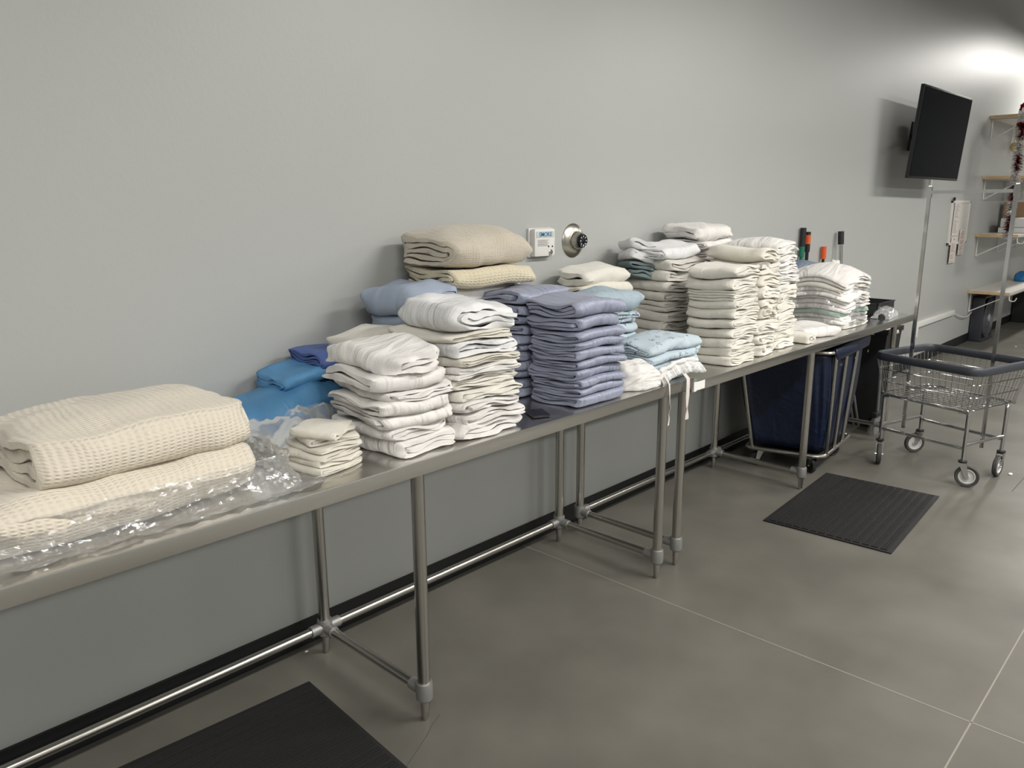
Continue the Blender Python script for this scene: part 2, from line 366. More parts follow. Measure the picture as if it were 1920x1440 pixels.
    k4 = np.abs(v_) ** 4 * np.sign(v_ + 1e-9); hr = h / T
    V[:, 2] += np.abs(k4) * T * .10 * np.sin(a * 4.2 + seed * 1.3 + hr * 2) * np.clip(hr * (1 - hr) * 4, 0, 1); V[:, 0] += np.abs(k4) * T * .16 * np.sin(hr * 6 + seed * 2.1)
    if top: V[:, 2] += top * (h / T) * np.clip(1 - a ** 2, 0, 1) * np.clip(1 - v_ ** 2, 0, 1)
    V[:, 1] *= 1 - .07 * np.abs(a) ** 6; V[:, 0] = L / 2 + (V[:, 0] - L / 2) * (1 - .07 * np.abs(v_) ** 6)
    if droop: V[:, 2] -= .5 * droop * (h / T) * np.clip((a ** 2 + v_ ** 2) / 2, 0, 1.2)
    if reverse: V[:, 2] = T - V[:, 2]
    V[:, 0] -= L / 2
    if style in ('spiral', 'spiral6', 'tri'): V[:, 0] *= -1
    c, s = math.cos(rot), math.sin(rot); X = V[:, 0] * c - V[:, 1] * s; Y = V[:, 0] * s + V[:, 1] * c
    V = np.stack([X, Y, V[:, 2]], 1)
    # crease displacement: smooth vector field, so layers never cross
    P = V + np.array([seed * 1.7, seed * .9, 0]); k = np.clip(V[:, 2] / T, 0, 1)
    D = np.stack([nz(P, 22, seed + 1), nz(P, 22, seed + 2), nz(P * [1, 1, .6], 26, seed + 3) * (.35 + .5 * k)], 1) * wr
    D += np.stack([nz(P, 60, seed + 4), nz(P, 60, seed + 5), nz(P, 55, seed + 6) * .5], 1) * wr * .32
    D[:, 2] = np.where(V[:, 2] < t * .4, np.abs(D[:, 2]) * .3, D[:, 2])
    V = V + D
    V[:, 0] += cx; V[:, 1] += cy; V[:, 2] += z0
    if deform: V = deform(V)
    F = []
    idx = lambda j, sd, i: (j * 2 + sd) * M + i
    for j in range(nv - 1):
        for i in range(M - 1):
            F.append((idx(j, 0, i), idx(j, 0, i + 1), idx(j + 1, 0, i + 1), idx(j + 1, 0, i)))
            F.append((idx(j, 1, i), idx(j + 1, 1, i), idx(j + 1, 1, i + 1), idx(j, 1, i + 1)))
        for i in (0, M - 1): F.append((idx(j, 0, i), idx(j + 1, 0, i), idx(j + 1, 1, i), idx(j, 1, i)))
    for j in (0, nv - 1):
        for i in range(M - 1): F.append((idx(j, 0, i), idx(j, 1, i), idx(j, 1, i + 1), idx(j, 0, i + 1)))
    return fromdata(name, V, F, m, parent, True, 62, UV)

ORD = ['topmost', 'second from the top', 'third from the top', 'fourth from the top', 'fifth from the top', 'sixth from the top', 'seventh from the top',
       'eighth from the top', 'ninth from the top', 'tenth from the top', 'eleventh from the top', 'twelfth from the top', 'thirteenth from the top']
def pile(x0, x1, y0, y1, z, items, name, cat, group, where, m, rot, style, seed, wr=.004, rag=.006, puff=.13, deform=None, wave=.0045, jit=.011, desc='folded sheet'):
    """items: list bottom to top of dicts (T plus overrides)"""
    rg = random.Random(seed); out = []; n = len(items); f1, f2, f3 = rg.uniform(9, 14), rg.uniform(9, 14), rg.uniform(0, 6)
    def waved(V, d0=deform, zb=z):
        V = V.copy(); h = np.clip((V[:, 2] - zb) / .08, 0, 1); V[:, 2] += h * wave * (np.sin(V[:, 0] * f1 * 1.6 + f3) + np.sin(V[:, 1] * f2 * 1.6 + V[:, 0] * 5))
        return d0(V) if d0 else V
    for i, it in enumerate(items):
        it = dict(it); T = it['T'] * (rg.uniform(.86, 1.14) if 0 < i < n - 1 else 1); r = it.get('rot', rot); sx = (x1 - x0) * it.get('sx', 1); sy = (y1 - y0) * it.get('sy', 1)
        along = abs(math.cos(r)) > .7; L, W = (sx, sy) if along else (sy, sx)
        cx = (x0 + x1) / 2 + rg.uniform(-jit, jit) + it.get('dx', 0); cy = (y0 + y1) / 2 + rg.uniform(-jit, jit) + it.get('dy', 0)
        o = folded(it.get('name', name), it.get('m', m), cx, cy, z, L, W, T * .985, r + it.get('dr', rg.uniform(-.06, .06)), it.get('style', style), seed * 31 + i,
                   it.get('puff', puff), it.get('wr', wr), it.get('rag', rag), waved, top=it.get('top', 0), droop=it.get('droop', 0), reverse=it.get('rev', False))
        tag(o, f"{it.get('desc', desc)}, {ORD[n - 1 - i] if i else 'bottom one'} {where}", it.get('cat', cat), it.get('group', group))
        z += T; out.append(o)
    return z
def lst(*Ts): return [dict(T=t) for t in Ts]
DOWN, LEFT = -PI / 2, PI

# 1. left blankets
folded('blanket', THERM, -.79, -.445, .903, .41, .62, .108, -1.50, 'quad', 11, puff=.10, wr=.007, top=.012)
o = C.objects[-1]; tag(o, 'cream woven blanket in clear plastic, beneath the loose one at the left edge', 'blanket', 'cream blankets at the left edge')
o = folded('blanket', THERM, -.722, -.42, 1.010, .385, .505, .112, -1.50, 'quad', 12, puff=.28, wr=.008, top=.022); tag(o, 'large loose cream woven blanket on top at the left edge', 'blanket', 'cream blankets at the left edge')

# 2. blue sheets by the wall
def lean(V):
    V = V.copy(); V[:, 2] += (V[:, 0] + .30) * .20 * np.clip((V[:, 2] - .90) / .1, 0, 1); return V
o = folded('folded_sheet', SKY, -.165, -.165, .902, .24, .40, .095, DOWN, 'quad', 21, puff=.45, wr=.010, deform=lean, top=.02, droop=.02); tag(o, 'sky blue folded sheet lying by the wall behind the crumpled bag', 'sheet')
o = folded('folded_sheet', SKY, -.045, -.15, .998, .20, .26, .05, DOWN, 'quad', 23, puff=.3, wr=.006, deform=lean); tag(o, 'sky blue folded sheet beneath the royal blue one by the wall', 'sheet')
o = folded('folded_sheet', ROYAL, .105, -.150, 1.078, .22, .29, .058, DOWN, 'spiral', 22, puff=.3, wr=.005); tag(o, 'royal blue folded sheet by the wall left of the white piles', 'sheet')
folded('folded_sheet', BLUEGREY, .0, -.0, -5, .1, .1, .02) if False else None

# 4. small washcloths
z = .902
for i, (T, r, dx, dy, sc) in enumerate([(.020, .2, 0, 0, 1), (.018, .1, .006, .004, 1), (.019, .3, -.004, 0, .97), (.018, .0, .01, .01, .97), (.022, -.2, .014, .012, .93), (.026, .5, -.010, -.010, .86)]):
    o = folded('washcloth', CREAM, -.262 + dx, -.585 + dy, z, .165 * sc, .165 * sc, T, LEFT + r, ['quad', 'tri', 'quad', 'half', 'tri', 'half'][i], 40 + i, puff=.3, wr=.007, rag=.009, droop=.010 if i == 5 else .003, nv=11)
    tag(o, f'small yellowed white washcloth, {ORD[5 - i] if i else "bottom one"} of the low pile beside the plastic', 'washcloth', 'washcloths in the low pile'); z += T

# 5. white sheets, pile A
def defA(V):
    V = V.copy(); h = V[:, 2] - .9; V[:, 0] += -.12 * np.clip(h, 0, .5) ** 1.2 * .5 + .008 * np.sin(h * 22); return V
pile(-.125, .125, -.715, -.415, .902, [dict(T=.054, rot=LEFT, style='tri'), dict(T=.040, rot=LEFT, dx=-.015), dict(T=.039, rot=DOWN, dx=.0), dict(T=.035, rot=DOWN, dx=-.02, sx=1.04), dict(T=.031, rot=LEFT, dx=.01),
     dict(T=.044, rot=DOWN, dx=-.005, style='half'), dict(T=.068, rot=LEFT, style='tri', dx=.0, sx=.86, wr=.012, top=.006, dr=.06, droop=.016)],
     'folded_sheet', 'sheet', 'white sheets in the nearest white pile', 'of the nearest white pile', WHITE, LEFT, 'tri', 5, wr=.0085, rag=.012, puff=.25, deform=defA, desc='rumpled white folded sheet')
o = folded('folded_sheet', WHITE, .175, -.50, .902, .09, .22, .17, DOWN, 'zig', 57, puff=.5, wr=.012, rag=.02); tag(o, 'limp white sheet bunched upright between the two front white piles', 'sheet')
# cloth pile behind A
pile(.03, .27, -.36, -.14, .902, [dict(T=.06)] * 4 + [dict(T=.045, m=CREAM, name='towel', cat='towel', desc='small cream towel', wr=.008, top=.02, puff=.4)], 'folded_sheet', 'sheet', 'linens behind the nearest white pile',
     'behind the nearest white pile', WHITE, LEFT, 'quad', 6, wr=.006, puff=.25, desc='white folded sheet')

# 6. white sheets, pile B
def defB(V):
    V = V.copy(); h = V[:, 2] - .9; V[:, 0] -= .10 * np.clip(h - .15, 0, .5); V[:, 0] += .006 * np.sin(h * 30); return V
pile(.135, .425, -.715, -.42, .902, [dict(T=.045, style='tri', dx=-.0), dict(T=.038), dict(T=.04, style='tri'), dict(T=.038, m=IVORY, dx=.008), dict(T=.038, m=IVORY, style='quad'), dict(T=.034, style='zig', dx=-.01),
     dict(T=.03, m=CREAM, style='quad', dx=-.012), dict(T=.046, m=COOLW, style='tri', dx=-.01), dict(T=.026, m=CREAM, sx=.96, dx=-.02), dict(T=.088, m=COOLW, style='quad', dx=.012, wr=.012, top=.02, sx=.86, dr=-.06, droop=.022, rev=True)],
     'folded_sheet', 'sheet', 'white sheets in the pile left of the lavender one', 'of the white pile beside the lavender', WHITE, LEFT, 'tri', 7, wr=.0075, rag=.011, puff=.22, deform=defB, desc='white folded sheet')

# 7. blue-grey pile behind
pile(.245, .44, -.37, -.10, .902, lst(.07, .07, .07) + [dict(T=.07, m=COOLW, desc='white folded sheet'), dict(T=.05), dict(T=.095, dx=.01, top=.02, wr=.008, puff=.45, dr=.2, sx=1.15)],
     'folded_sheet', 'sheet', 'blue grey sheets behind the white piles', 'behind the white piles', BLUEGREY, LEFT, 'quad', 8, wr=.005, puff=.3, desc='blue grey folded sheet')

# 8. blanket pile at the wall
pile(.44, .885, -.36, -.045, .902, [dict(T=.09), dict(T=.09), dict(T=.09), dict(T=.085, top=.008, rot=DOWN, dx=.01),
     dict(T=.05, m=COOLW, sx=1.06, dx=-.035, desc='pale protruding sheet', cat='sheet', name='folded_sheet', sy=.8, dy=.03),
     dict(T=.075, m=THERM3, rot=DOWN, desc='yellowish cream thermal blanket', sx=.94, dx=-.01, name='blanket', cat='blanket', style='quad'),
     dict(T=.115, m=THERM2, rot=DOWN, desc='big beige thermal blanket', top=.035, puff=.35, wr=.009, name='blanket', cat='blanket', dr=.02, sx=.95, dx=-.01, style='spiral')],
     'folded_blanket', 'blanket', 'blankets in the tall pile by the wall', 'under the smoke panel', WHITE, DOWN, 'quad', 9, wr=.005, puff=.22, desc='white folded blanket')

# 9-10. lavender piles
def defE(V):
    V = V.copy(); h = V[:, 2] - .9; V[:, 0] -= .05 * h; return V
pile(.66, .95, -.475, -.20, .902, lst(*[.033] * 9) + [dict(T=.042, style='tri'), dict(T=.05, style='tri', dx=-.02, top=.012, puff=.35, wr=.007)], 'folded_sheet', 'sheet', 'lavender sheets in the rear pile', 'of the rear lavender pile',
     LAV, DOWN, 'tri', 10, wr=.0045, rag=.010, puff=.2, desc='lavender blue folded sheet')
pile(.68, .968, -.735, -.485, .902, [dict(T=.040, style='tri')] + lst(.034, .034, .034, .032, .034, .034) + [dict(T=.040, style='tri'), dict(T=.046, style='tri'), dict(T=.054, style='quad', top=.008, puff=.3, wr=.006)],
     'folded_sheet', 'sheet', 'lavender sheets in the front pile', 'of the front lavender pile', LAV, DOWN, 'tri', 11, wr=.005, rag=.012, puff=.2, deform=defE, jit=.010, desc='glossy lavender folded sheet')

# 11. pale blue printed linens
pile(1.03, 1.44, -.445, -.27, .902, lst(.055, .055, .055) + [dict(T=.05), dict(T=.06, rot=LEFT, wr=.009, dx=.02), dict(T=.085, m=PALEG, desc='grey blue faintly printed sheet', puff=.4, wr=.009, top=.01, rot=DOWN, dx=.01)], 'folded_gown', 'linen', 'printed linens behind the front lavender pile',
     'behind the front lavender pile', PALEB, DOWN, 'tri', 12, wr=.006, puff=.25, desc='pale blue printed gown')
pile(1.215, 1.62, -.67, -.45, .902, [dict(T=.030, sx=.7, dx=-.06, dy=-.03), dict(T=.038, sx=.95), dict(T=.032, sx=1, dx=.01), dict(T=.055, wr=.010, droop=.025, puff=.4, style='quad', top=.012)],
     'folded_gown', 'gown', 'printed gowns in the low pile', 'of the low printed pile', PALEB, DOWN, 'quad', 13, wr=.007, rag=.012, puff=.3, desc='pale blue sprigged folded gown')
# 12. cream towels by the wall
pile(1.31, 1.70, -.25, -.06, .902, lst(.075, .075, .075) + [dict(T=.06, m=IVORY), dict(T=.05, sx=1.04), dict(T=.075, m=IVORY, style='half', top=.012, puff=.45, wr=.009, dr=.05, sx=.9)], 'folded_towel', 'towel', 'cream towels by the wall under the dial',
     'by the wall under the dial', CREAM, DOWN, 'tri', 14, wr=.006, puff=.3, desc='cream folded towel')

# 14. tall towel pile F
pile(1.84, 2.18, -.335, -.06, .879, [dict(T=.06), dict(T=.05), dict(T=.05, style='oct'), dict(T=.05, style='oct'), dict(T=.05, style='zig'), dict(T=.048), dict(T=.05, dx=.0), dict(T=.05), dict(T=.055, dx=.01), dict(T=.062, m=COOLW, wr=.010, top=.012, dx=-.01, rot=DOWN, style='spiral')],
     'folded_towel', 'towel', 'towels in the tall pile by the wall', 'of the tall greyish pile by the wall', GREIGE, LEFT, 'tri', 15, wr=.0055, rag=.01, puff=.22, desc='off white folded towel')
for i, (mm, zz, d) in enumerate([(TEAL, 1.255, 'dark teal folded cloth, lower of two wedged beside the tall pile'), (TEAL, 1.295, 'dark teal folded cloth, upper of two wedged beside the tall pile'), (COOLW, 1.335, 'white folded cloth above the teal ones, wedged by the wall'), (COOLW, 1.39, 'white folded cloth topmost, wedged between tall pile and wall')]):
    o = folded('folded_cloth', mm, 1.845, -.15, zz - .012, .15, .17, .036 if i < 2 else .048, 2.6, 'half', 160 + i, puff=.3, wr=.005, deform=lambda V: np.stack([V[:, 0], V[:, 1], V[:, 2] - (V[:, 0] - 1.845) * .25], 1)); tag(o, d, 'cloth')
# pile behind H
pile(2.26, 2.60, -.31, -.06, .879, lst(*[.062] * 8) + [dict(T=.05, m=WHITE, dx=-.05), dict(T=.075, m=WHITE, wr=.009, top=.012, dx=-.05, dr=-.1, puff=.4, style='half')],
     'folded_towel', 'towel', 'towels in the highest pile', 'of the highest pile', GREIGE, DOWN, 'quad', 17, wr=.006, puff=.25, desc='white folded towel')
# 15. diaper pile G, open folds to the front
gi = [dict(T=.041, style=s) for s in ('quad', 'spiral', 'quad', 'spiral', 'quad', 'quad', 'spiral')] + [dict(T=.028, style='zig'), dict(T=.022, style='zig', sx=.97), dict(T=.044, style='spiral'), dict(T=.055, style='quad', dx=-.0, puff=.35, droop=.016, top=.012, rev=True)]
pile(1.80, 2.06, -.705, -.455, .879, gi, 'folded_towel', 'towel', 'small towels in the front left pile', 'of the front left towel pile', IVORY, LEFT, 'quad', 18, wr=.0045, rag=.008, puff=.16, desc='ivory folded small towel')
pile(2.085, 2.305, -.695, -.40, .879, [dict(T=.055, style='spiral'), dict(T=.052, style='tri', dr=.1), dict(T=.075, style='spiral', dr=-.08), dict(T=.06, style='spiral', dr=.14, m=CREAM), dict(T=.045, m=CREAM, style='half', dy=-.01), dict(T=.055, style='tri'), dict(T=.05, style='quad', m=CREAM), dict(T=.06, style='tri', dr=-.1), dict(T=.065, top=.02, puff=.4, sy=1.05, m=CREAM, droop=.01, rev=True)],
     'folded_towel', 'towel', 'small towels in the front middle pile', 'of the middle front towel pile', IVORY, LEFT, 'quad', 19, wr=.007, rag=.012, puff=.24, desc='cream folded small towel')
pile(2.335, 2.57, -.665, -.34, .879, [dict(T=.046, style=s) for s in ('tri', 'spiral', 'quad', 'tri', 'zig', 'spiral', 'tri')] + [dict(T=.045, m=WHITE), dict(T=.055, m=WHITE, style='spiral'), dict(T=.05, m=WHITE), dict(T=.068, m=WHITE, top=.015, puff=.45, dx=-.01)],
     'folded_towel', 'towel', 'small towels in the front right pile', 'of the front right towel pile', IVORY, LEFT, 'quad', 20, wr=.006, rag=.01, puff=.22, desc='ivory folded towel')
# 18. slate paisley
pile(3.42, 3.98, -.26, -.06, .879, lst(.09, .09) + [dict(T=.08), dict(T=.085, top=.02, puff=.4, m=SLATE)], 'folded_gown', 'linen', 'slate blue linens by the wall', 'of the slate pile by the wall', SLATE, DOWN, 'spiral', 25, wr=.006, puff=.3, desc='slate blue patterned folded gown')
# 19. bagged stack J
def defJ(V):
    V = V.copy(); h = np.clip(V[:, 2] - .88, 0, 1); a = (V[:, 0] - 3.45) / .24; b = (V[:, 1] + .47) / .19
    V[:, 2] -= h * .30 * np.clip((a * a + b * b) / 2, 0, 1.3); return V
ji = []
for i in range(12): ji.append(dict(T=.030, m=MINT if i == 3 else (GREIGE if i % 3 == 0 else WHITE), desc='mint green folded gown' if i == 3 else 'white folded gown', style='quad' if i % 2 else 'half'))
pile(3.23, 3.67, -.665, -.29, .879, ji, 'folded_gown', 'gown', 'gowns in the plastic wrapped stack', 'of the plastic wrapped stack', WHITE, LEFT, 'quad', 26, wr=.005, rag=.012, puff=.2, deform=defJ, desc='white folded gown', jit=.008)
# 20. loose towels in front
o = folded('folded_towel', WHITE, 2.96, -.565, .879, .25, .27, .056, LEFT + .25, 'quad', 271, puff=.45, wr=.006, rag=.006, rev=True) if False else folded('folded_towel', WHITE, 2.93, -.565, .879, .27, .30, .056, 1.2 + PI, 'quad', 271, puff=.45, wr=.006)
tag(o, 'white folded towel lying alone in front of the plastic wrapped stack', 'towel')
o = folded('folded_towel', IVORY, 2.66, -.655, .879, .11, .14, .048, LEFT, 'spiral', 272, puff=.3, wr=.005); tag(o, 'small ivory rolled towel at the table edge right of the towel piles', 'towel')

# 13. bunched white cloth, ruffled apron with ties
def blob(name, m, cx, cy, z0, rx, ry, h, seed, amp=.02, rz=0, n=40, smooth=True, power=.55, freq=22, parent=None):
    """a bunched or crumpled mass: closed, flat underneath, with ridged creases"""
    th = np.linspace(0, 2 * PI, n * 2, endpoint=False); ph = np.linspace(0, PI / 2, n // 2 + 1)[1:]
    V = [(0, 0, h)]
    for p in ph:
        for t in th:
            cs, sn = math.cos(t), math.sin(t); r = math.sin(p) ** power
            V.append((rx * r * np.sign(cs) * abs(cs) ** .75, ry * r * np.sign(sn) * abs(sn) ** .75, h * math.cos(p) ** .8 if p < PI / 2 - 1e-6 else 0.0))
    V = np.array(V); P = V + seed * 3.1
    rg = np.random.RandomState(seed); D = np.zeros(len(V))
    for i in range(9):
        d = rg.normal(size=3); d /= np.linalg.norm(d); f = freq * rg.uniform(.5, 2.2); w = P @ d * f + 1.5 * np.sin(P @ rg.normal(size=3) * f * .4)
        D += (1 - 2 * np.abs(np.mod(w / PI, 1) - .5) * 2) / math.sqrt(f / freq)
    D = D / 6 * amp; N = V / np.array([rx, ry, h]) ** 2; N /= np.linalg.norm(N, axis=1)[:, None] + 1e-9
    V = V + N * D[:, None]; V[:, 2] = np.clip(V[:, 2], .001, None)
    c, s = math.cos(rz), math.sin(rz); V = np.stack([V[:, 0] * c - V[:, 1] * s + cx, V[:, 0] * s + V[:, 1] * c + cy, V[:, 2] + z0], 1)
    m2 = n * 2; F = [(0, 1 + k, 1 + (k + 1) % m2) for k in range(m2)]
    for r in range(len(ph) - 1):
        for k in range(m2): F.append((1 + r * m2 + k, 1 + (r + 1) * m2 + k, 1 + (r + 1) * m2 + (k + 1) % m2, 1 + r * m2 + (k + 1) % m2))
    F.append(tuple(1 + (len(ph) - 1) * m2 + k for k in range(m2)))
    UV = V[:, :2] + V[:, 2:3]
    return fromdata(name, V, F, m, parent, smooth, None, UV)
o = blob('bunched_cloth', WHITE, 1.115, -.655, .902, .115, .082, .095, 31, .020, rz=-.2, freq=26); tag(o, 'bunched white cloth between the front lavender pile and the ruffled apron', 'cloth')
ap = thing('ruffled_apron', 'folded apron with a dotted ruffle, ties hanging over the table edge', 'apron', (1.33, -.66, .902))
V = []; F = []; UV = []; nu, nvv = 70, 8
for i in range(nu):
    s = i / (nu - 1)
    for j in range(nvv):
        w = j / (nvv - 1); a = s * 2 * PI * 9
        V.append((-.13 + .30 * s + .006 * math.sin(a * .5), -.055 - .028 * w + .009 * math.sin(a) * (w ** .7) + .01 * math.sin(s * 5), .040 + .026 * math.sin(s * PI * .9) - .040 * w ** 1.3 + .006 * math.cos(a + 1) * w)); UV.append((s * .7, w * .06))
        if i and j: k = i * nvv + j; F.append((k, k - 1, k - nvv - 1, k - nvv))
o = fromdata('ruffle', V, F, DOTTED, ap, True, None, UV); md = o.modifiers.new('thick', 'SOLIDIFY'); md.thickness = .0015
o = B().tube([(-.115 + .29 * k / 12, -.052 + .006 * math.sin(k * 1.7), .046 + .024 * math.sin(k / 12 * PI * .9)) for k in range(13)], [.010 + .003 * math.sin(k * 2.1) for k in range(13)], 10).obj('waistband', DOTTED, ap)
def ribbon(pts, ws, tw, name, parent, m=STRAP, th=.0016):
    V = []; F = []
    for i, (p, w, a) in enumerate(zip(pts, ws, tw)):
        for s in (-1, 1):
            for q in (-1, 1): V.append((p[0] + s * w / 2 * math.cos(a) + q * th / 2 * -math.sin(a), p[1] + s * w / 2 * math.sin(a) + q * th / 2 * math.cos(a), p[2] + (q * th / 2 if i < 2 else 0)))
        if i:
            a0 = (i - 1) * 4; b0 = i * 4
            for u, v in ((0, 1), (1, 3), (3, 2), (2, 0)): F.append((a0 + u, a0 + v, b0 + v, b0 + u))
    F += [(0, 1, 3, 2), tuple(len(V) - 4 + k for k in (0, 1, 3, 2))]
    return fromdata(name, V, F, m, parent, True, 50)
zz = [.01, .004, -.03, -.08, -.11, -.13, -.15, -.17]
ribbon([(-.105, -.07, .03), (-.108, -.094, .003), (-.11, -.0985, -.03), (-.108, -.099, -.07), (-.104, -.099, -.09), (-.112, -.099, -.115), (-.108, -.099, -.14), (-.113, -.099, -.165)],
       [.010, .010, .009, .008, .007, .009, .010, .012], [0, 0, .2, .5, 1.2, .6, .2, 0], 'tie', ap)
ribbon([(.035, -.05, .045), (.030, -.096, .004), (.027, -.099, -.03), (.026, -.099, -.07), (.025, -.099, -.105), (.026, -.099, -.122), (.028, -.099, -.128), (.028, -.099, -.15), (.028, -.099, -.168)],
       [.022, .024, .025, .025, .019, .008, .010, .024, .026], [0, 0, 0, 0, .1, .3, .2, 0, 0], 'tie', ap)

# small dark packet
o = B().box(-.032, .032, -.045, .045, 0, .008, .003).obj('pouch', mat('black_vinyl', (.012, .012, .018), .3, bump=[('noise', 60, .004)]), M=Matrix.Translation((.535, -.665, .902)) @ Matrix.Rotation(-.5, 4, 'Z'))
tag(o, 'small flat black pouch on the table edge by the front lavender pile', 'pouch')

# ---------------------------------------------------------------- plastic films
def sheetfilm(name, m, fn, nu, nw, parent=None, th=.0006):
    V = []; F = []
    for i in range(nu):
        for j in range(nw):
            V.append(fn(i / (nu - 1), j / (nw - 1)))
            if i and j: k = i * nw + j; F.append((k, k - 1, k - nw - 1, k - nw))
    return fromdata(name, V, F, m, parent, True, 25, recalc=False)
def crease(P, seed, f, n=8):
    rg = np.random.RandomState(seed); d = 0
    P = np.array(P)
    for i in range(n):
        k = rg.normal(size=3); k /= np.linalg.norm(k); ff = f * rg.uniform(.5, 2); w = P @ k * ff + 1.3 * math.sin(P @ rg.normal(size=3) * ff * .4); d += (1 - 4 * abs((w / PI) % 1 - .5)) / math.sqrt(ff / f)
    return d / n
def bagL(u, v):
    # film around the lower blanket: runs round its outline (u) and from mid height down onto the table (v)
    x0, x1, yf, yb = -1.10, -.435, -.655, -.23
    per = [(x0, yf), (x1 - .03, yf), (x1, yf + .03), (x1, yb)]
    seg = u * 3; i = min(int(seg), 2); t = seg - i
    if u < .62: x = x0 + (x1 - x0) * u / .62; y = yf; nx, ny = 0, -1
    elif u < .72: a = (u - .62) / .10 * PI / 2; x = x1 + .02 * math.sin(a); y = yf + .03 - .03 * math.cos(a); nx, ny = math.sin(a), -math.cos(a)
    else: x = x1 + .02; y = yf + .03 + (yb - yf) * (u - .72) / .28; nx, ny = 1, 0
    z = .992 - .088 * min(v / .55, 1) ** 1.1; flare = .012 + .03 * v ** 2 * (1 if ny else 1)
    if v > .55: flare += (v - .55) * (.055 if ny < -.5 else .22)
    corner = math.exp(-((u - .67) / .09) ** 2) * v * .05
    x += nx * (flare + corner); y += ny * min(flare + corner * .3, .075)
    c = crease((x, y, z), 5, 38); c2 = crease((x * .4, y * .4, z), 8, 90)
    am = .012 + .010 * v; c = c + .5 * crease((x, y, z), 17, 110, 5)
    x += nx * c * am * 1.6; y += ny * c * am; z = max(z + abs(c2) * .014 * v + (c + .4) * .012 * max(v - .5, 0), .9025)
    y = max(y, -.742)
    return (x, y, z)
o = sheetfilm('plastic_wrap', FILM, bagL, 130, 30); tag(o, 'clear crinkled plastic wrap around the lower blanket at the left edge', 'plastic wrap')
def crumple(name, m, cx, cy, z0, lx, ly, h, seed, rz=0, nx=60, ny=40):
    V = []; F = []; c, s = math.cos(rz), math.sin(rz)
    for layer in (0, 1):
        for i in range(nx):
            for j in range(ny):
                u = -1 + 2 * i / (nx - 1); v = -1 + 2 * j / (ny - 1)
                edge = max(0, 1 - max(abs(u), abs(v)) ** 3); k1 = crease((u * lx, v * ly, layer * .3), seed, 42, 5); k2 = crease((u * lx, v * ly, layer * .3 + 1), seed + 1, 80, 4); k3 = crease((u * lx, v * ly, 2), seed + 2, 20, 4)
                x = u * lx * (1 + .10 * k3 * (1 - abs(v) * .5)) + .004 * k2; y = v * ly * (1 + .16 * k3 * (1 - abs(u) * .3)) + .004 * k1
                z = (h * edge ** .5 * (.62 + .42 * k3 + .25 * u) + .014 * k1 + .005 * k2) * (1 if layer == 0 else .45) + .002
                V.append((cx + x * c - y * s, cy + x * s + y * c, z0 + max(z, .001 + .003 * abs(k2))))
                if i and j: q = layer * nx * ny + i * ny + j; F.append((q, q - 1, q - ny - 1, q - ny))
    return fromdata(name, V, F, m, None, True, 40, recalc=False)
o = crumple('plastic_bag', FILM2, -.225, -.32, .902, .19, .13, .13, 61, .75); tag(o, 'empty crumpled clear plastic bag in front of the sky blue sheet', 'plastic bag')
o = blob('plastic_wrap', FILM3, 3.46, -.475, .879, .25, .205, .355, 62, .012, n=40, smooth=False, freq=26, power=.35); tag(o, 'clear plastic wrap tied over the stack of white gowns', 'plastic wrap')
o.data.transform(Matrix.Identity(4)); _n = len(o.data.vertices)
co = np.empty(_n * 3, dtype=np.float32); o.data.vertices.foreach_get('co', co); co = co.reshape(-1, 3)
_h = co[:, 2] - .879; _a = (co[:, 0] - 3.45) / .24; _b2 = (co[:, 1] + .47) / .19; co[:, 2] = .8795 + np.clip(_h * (1 - .25 * np.clip((_a ** 2 + _b2 ** 2) / 2, 0, 1.3)), 0, 9); o.data.vertices.foreach_set('co', co.ravel())
kn = blob('knot', IVORY, 3.66, -.42, 1.20, .035, .03, .055, 63, .02, n=16, smooth=True, freq=60, parent=o)
o = crumple('plastic_bag', FILM2, 3.97, -.655, .879, .13, .06, .085, 64, .1, 40, 20); tag(o, 'small crumpled clear bag in front of the black tray', 'plastic bag')
o = B().lathe([(.0, -.035), (.02, -.033), (.021, -.028), (.021, .028), (.02, .033), (.0, .035)], (3.765, -.705, .9005), (.95, .31, 0)).obj('roll', BLKPL); tag(o, 'short black cylinder lying at the table edge beside the wrapped stack', 'cylinder')
# black tray
t = thing('tray', 'open black plastic tray at the far end of the further table', 'tray', (4.09, -.38, T2Z + .002))
b = B().box(-.16, .16, -.24, .24, 0, .006, .002)
for a in ((-.16, -.153, -.24, .24), (.153, .16, -.24, .24), (-.16, .16, -.24, -.233), (-.16, .16, .233, .24)): b.box(a[0], a[1], a[2], a[3], 0, .080, .002)
b.obj('body', BLKPL, t)
b = B()
for a in ((-.165, -.150, -.245, .245), (.150, .165, -.245, .245), (-.165, .165, -.245, -.23), (-.165, .165, .23, .245)): b.box(a[0], a[1], a[2], a[3], .078, .084, .002)
b.obj('rim', BLKPL, t)

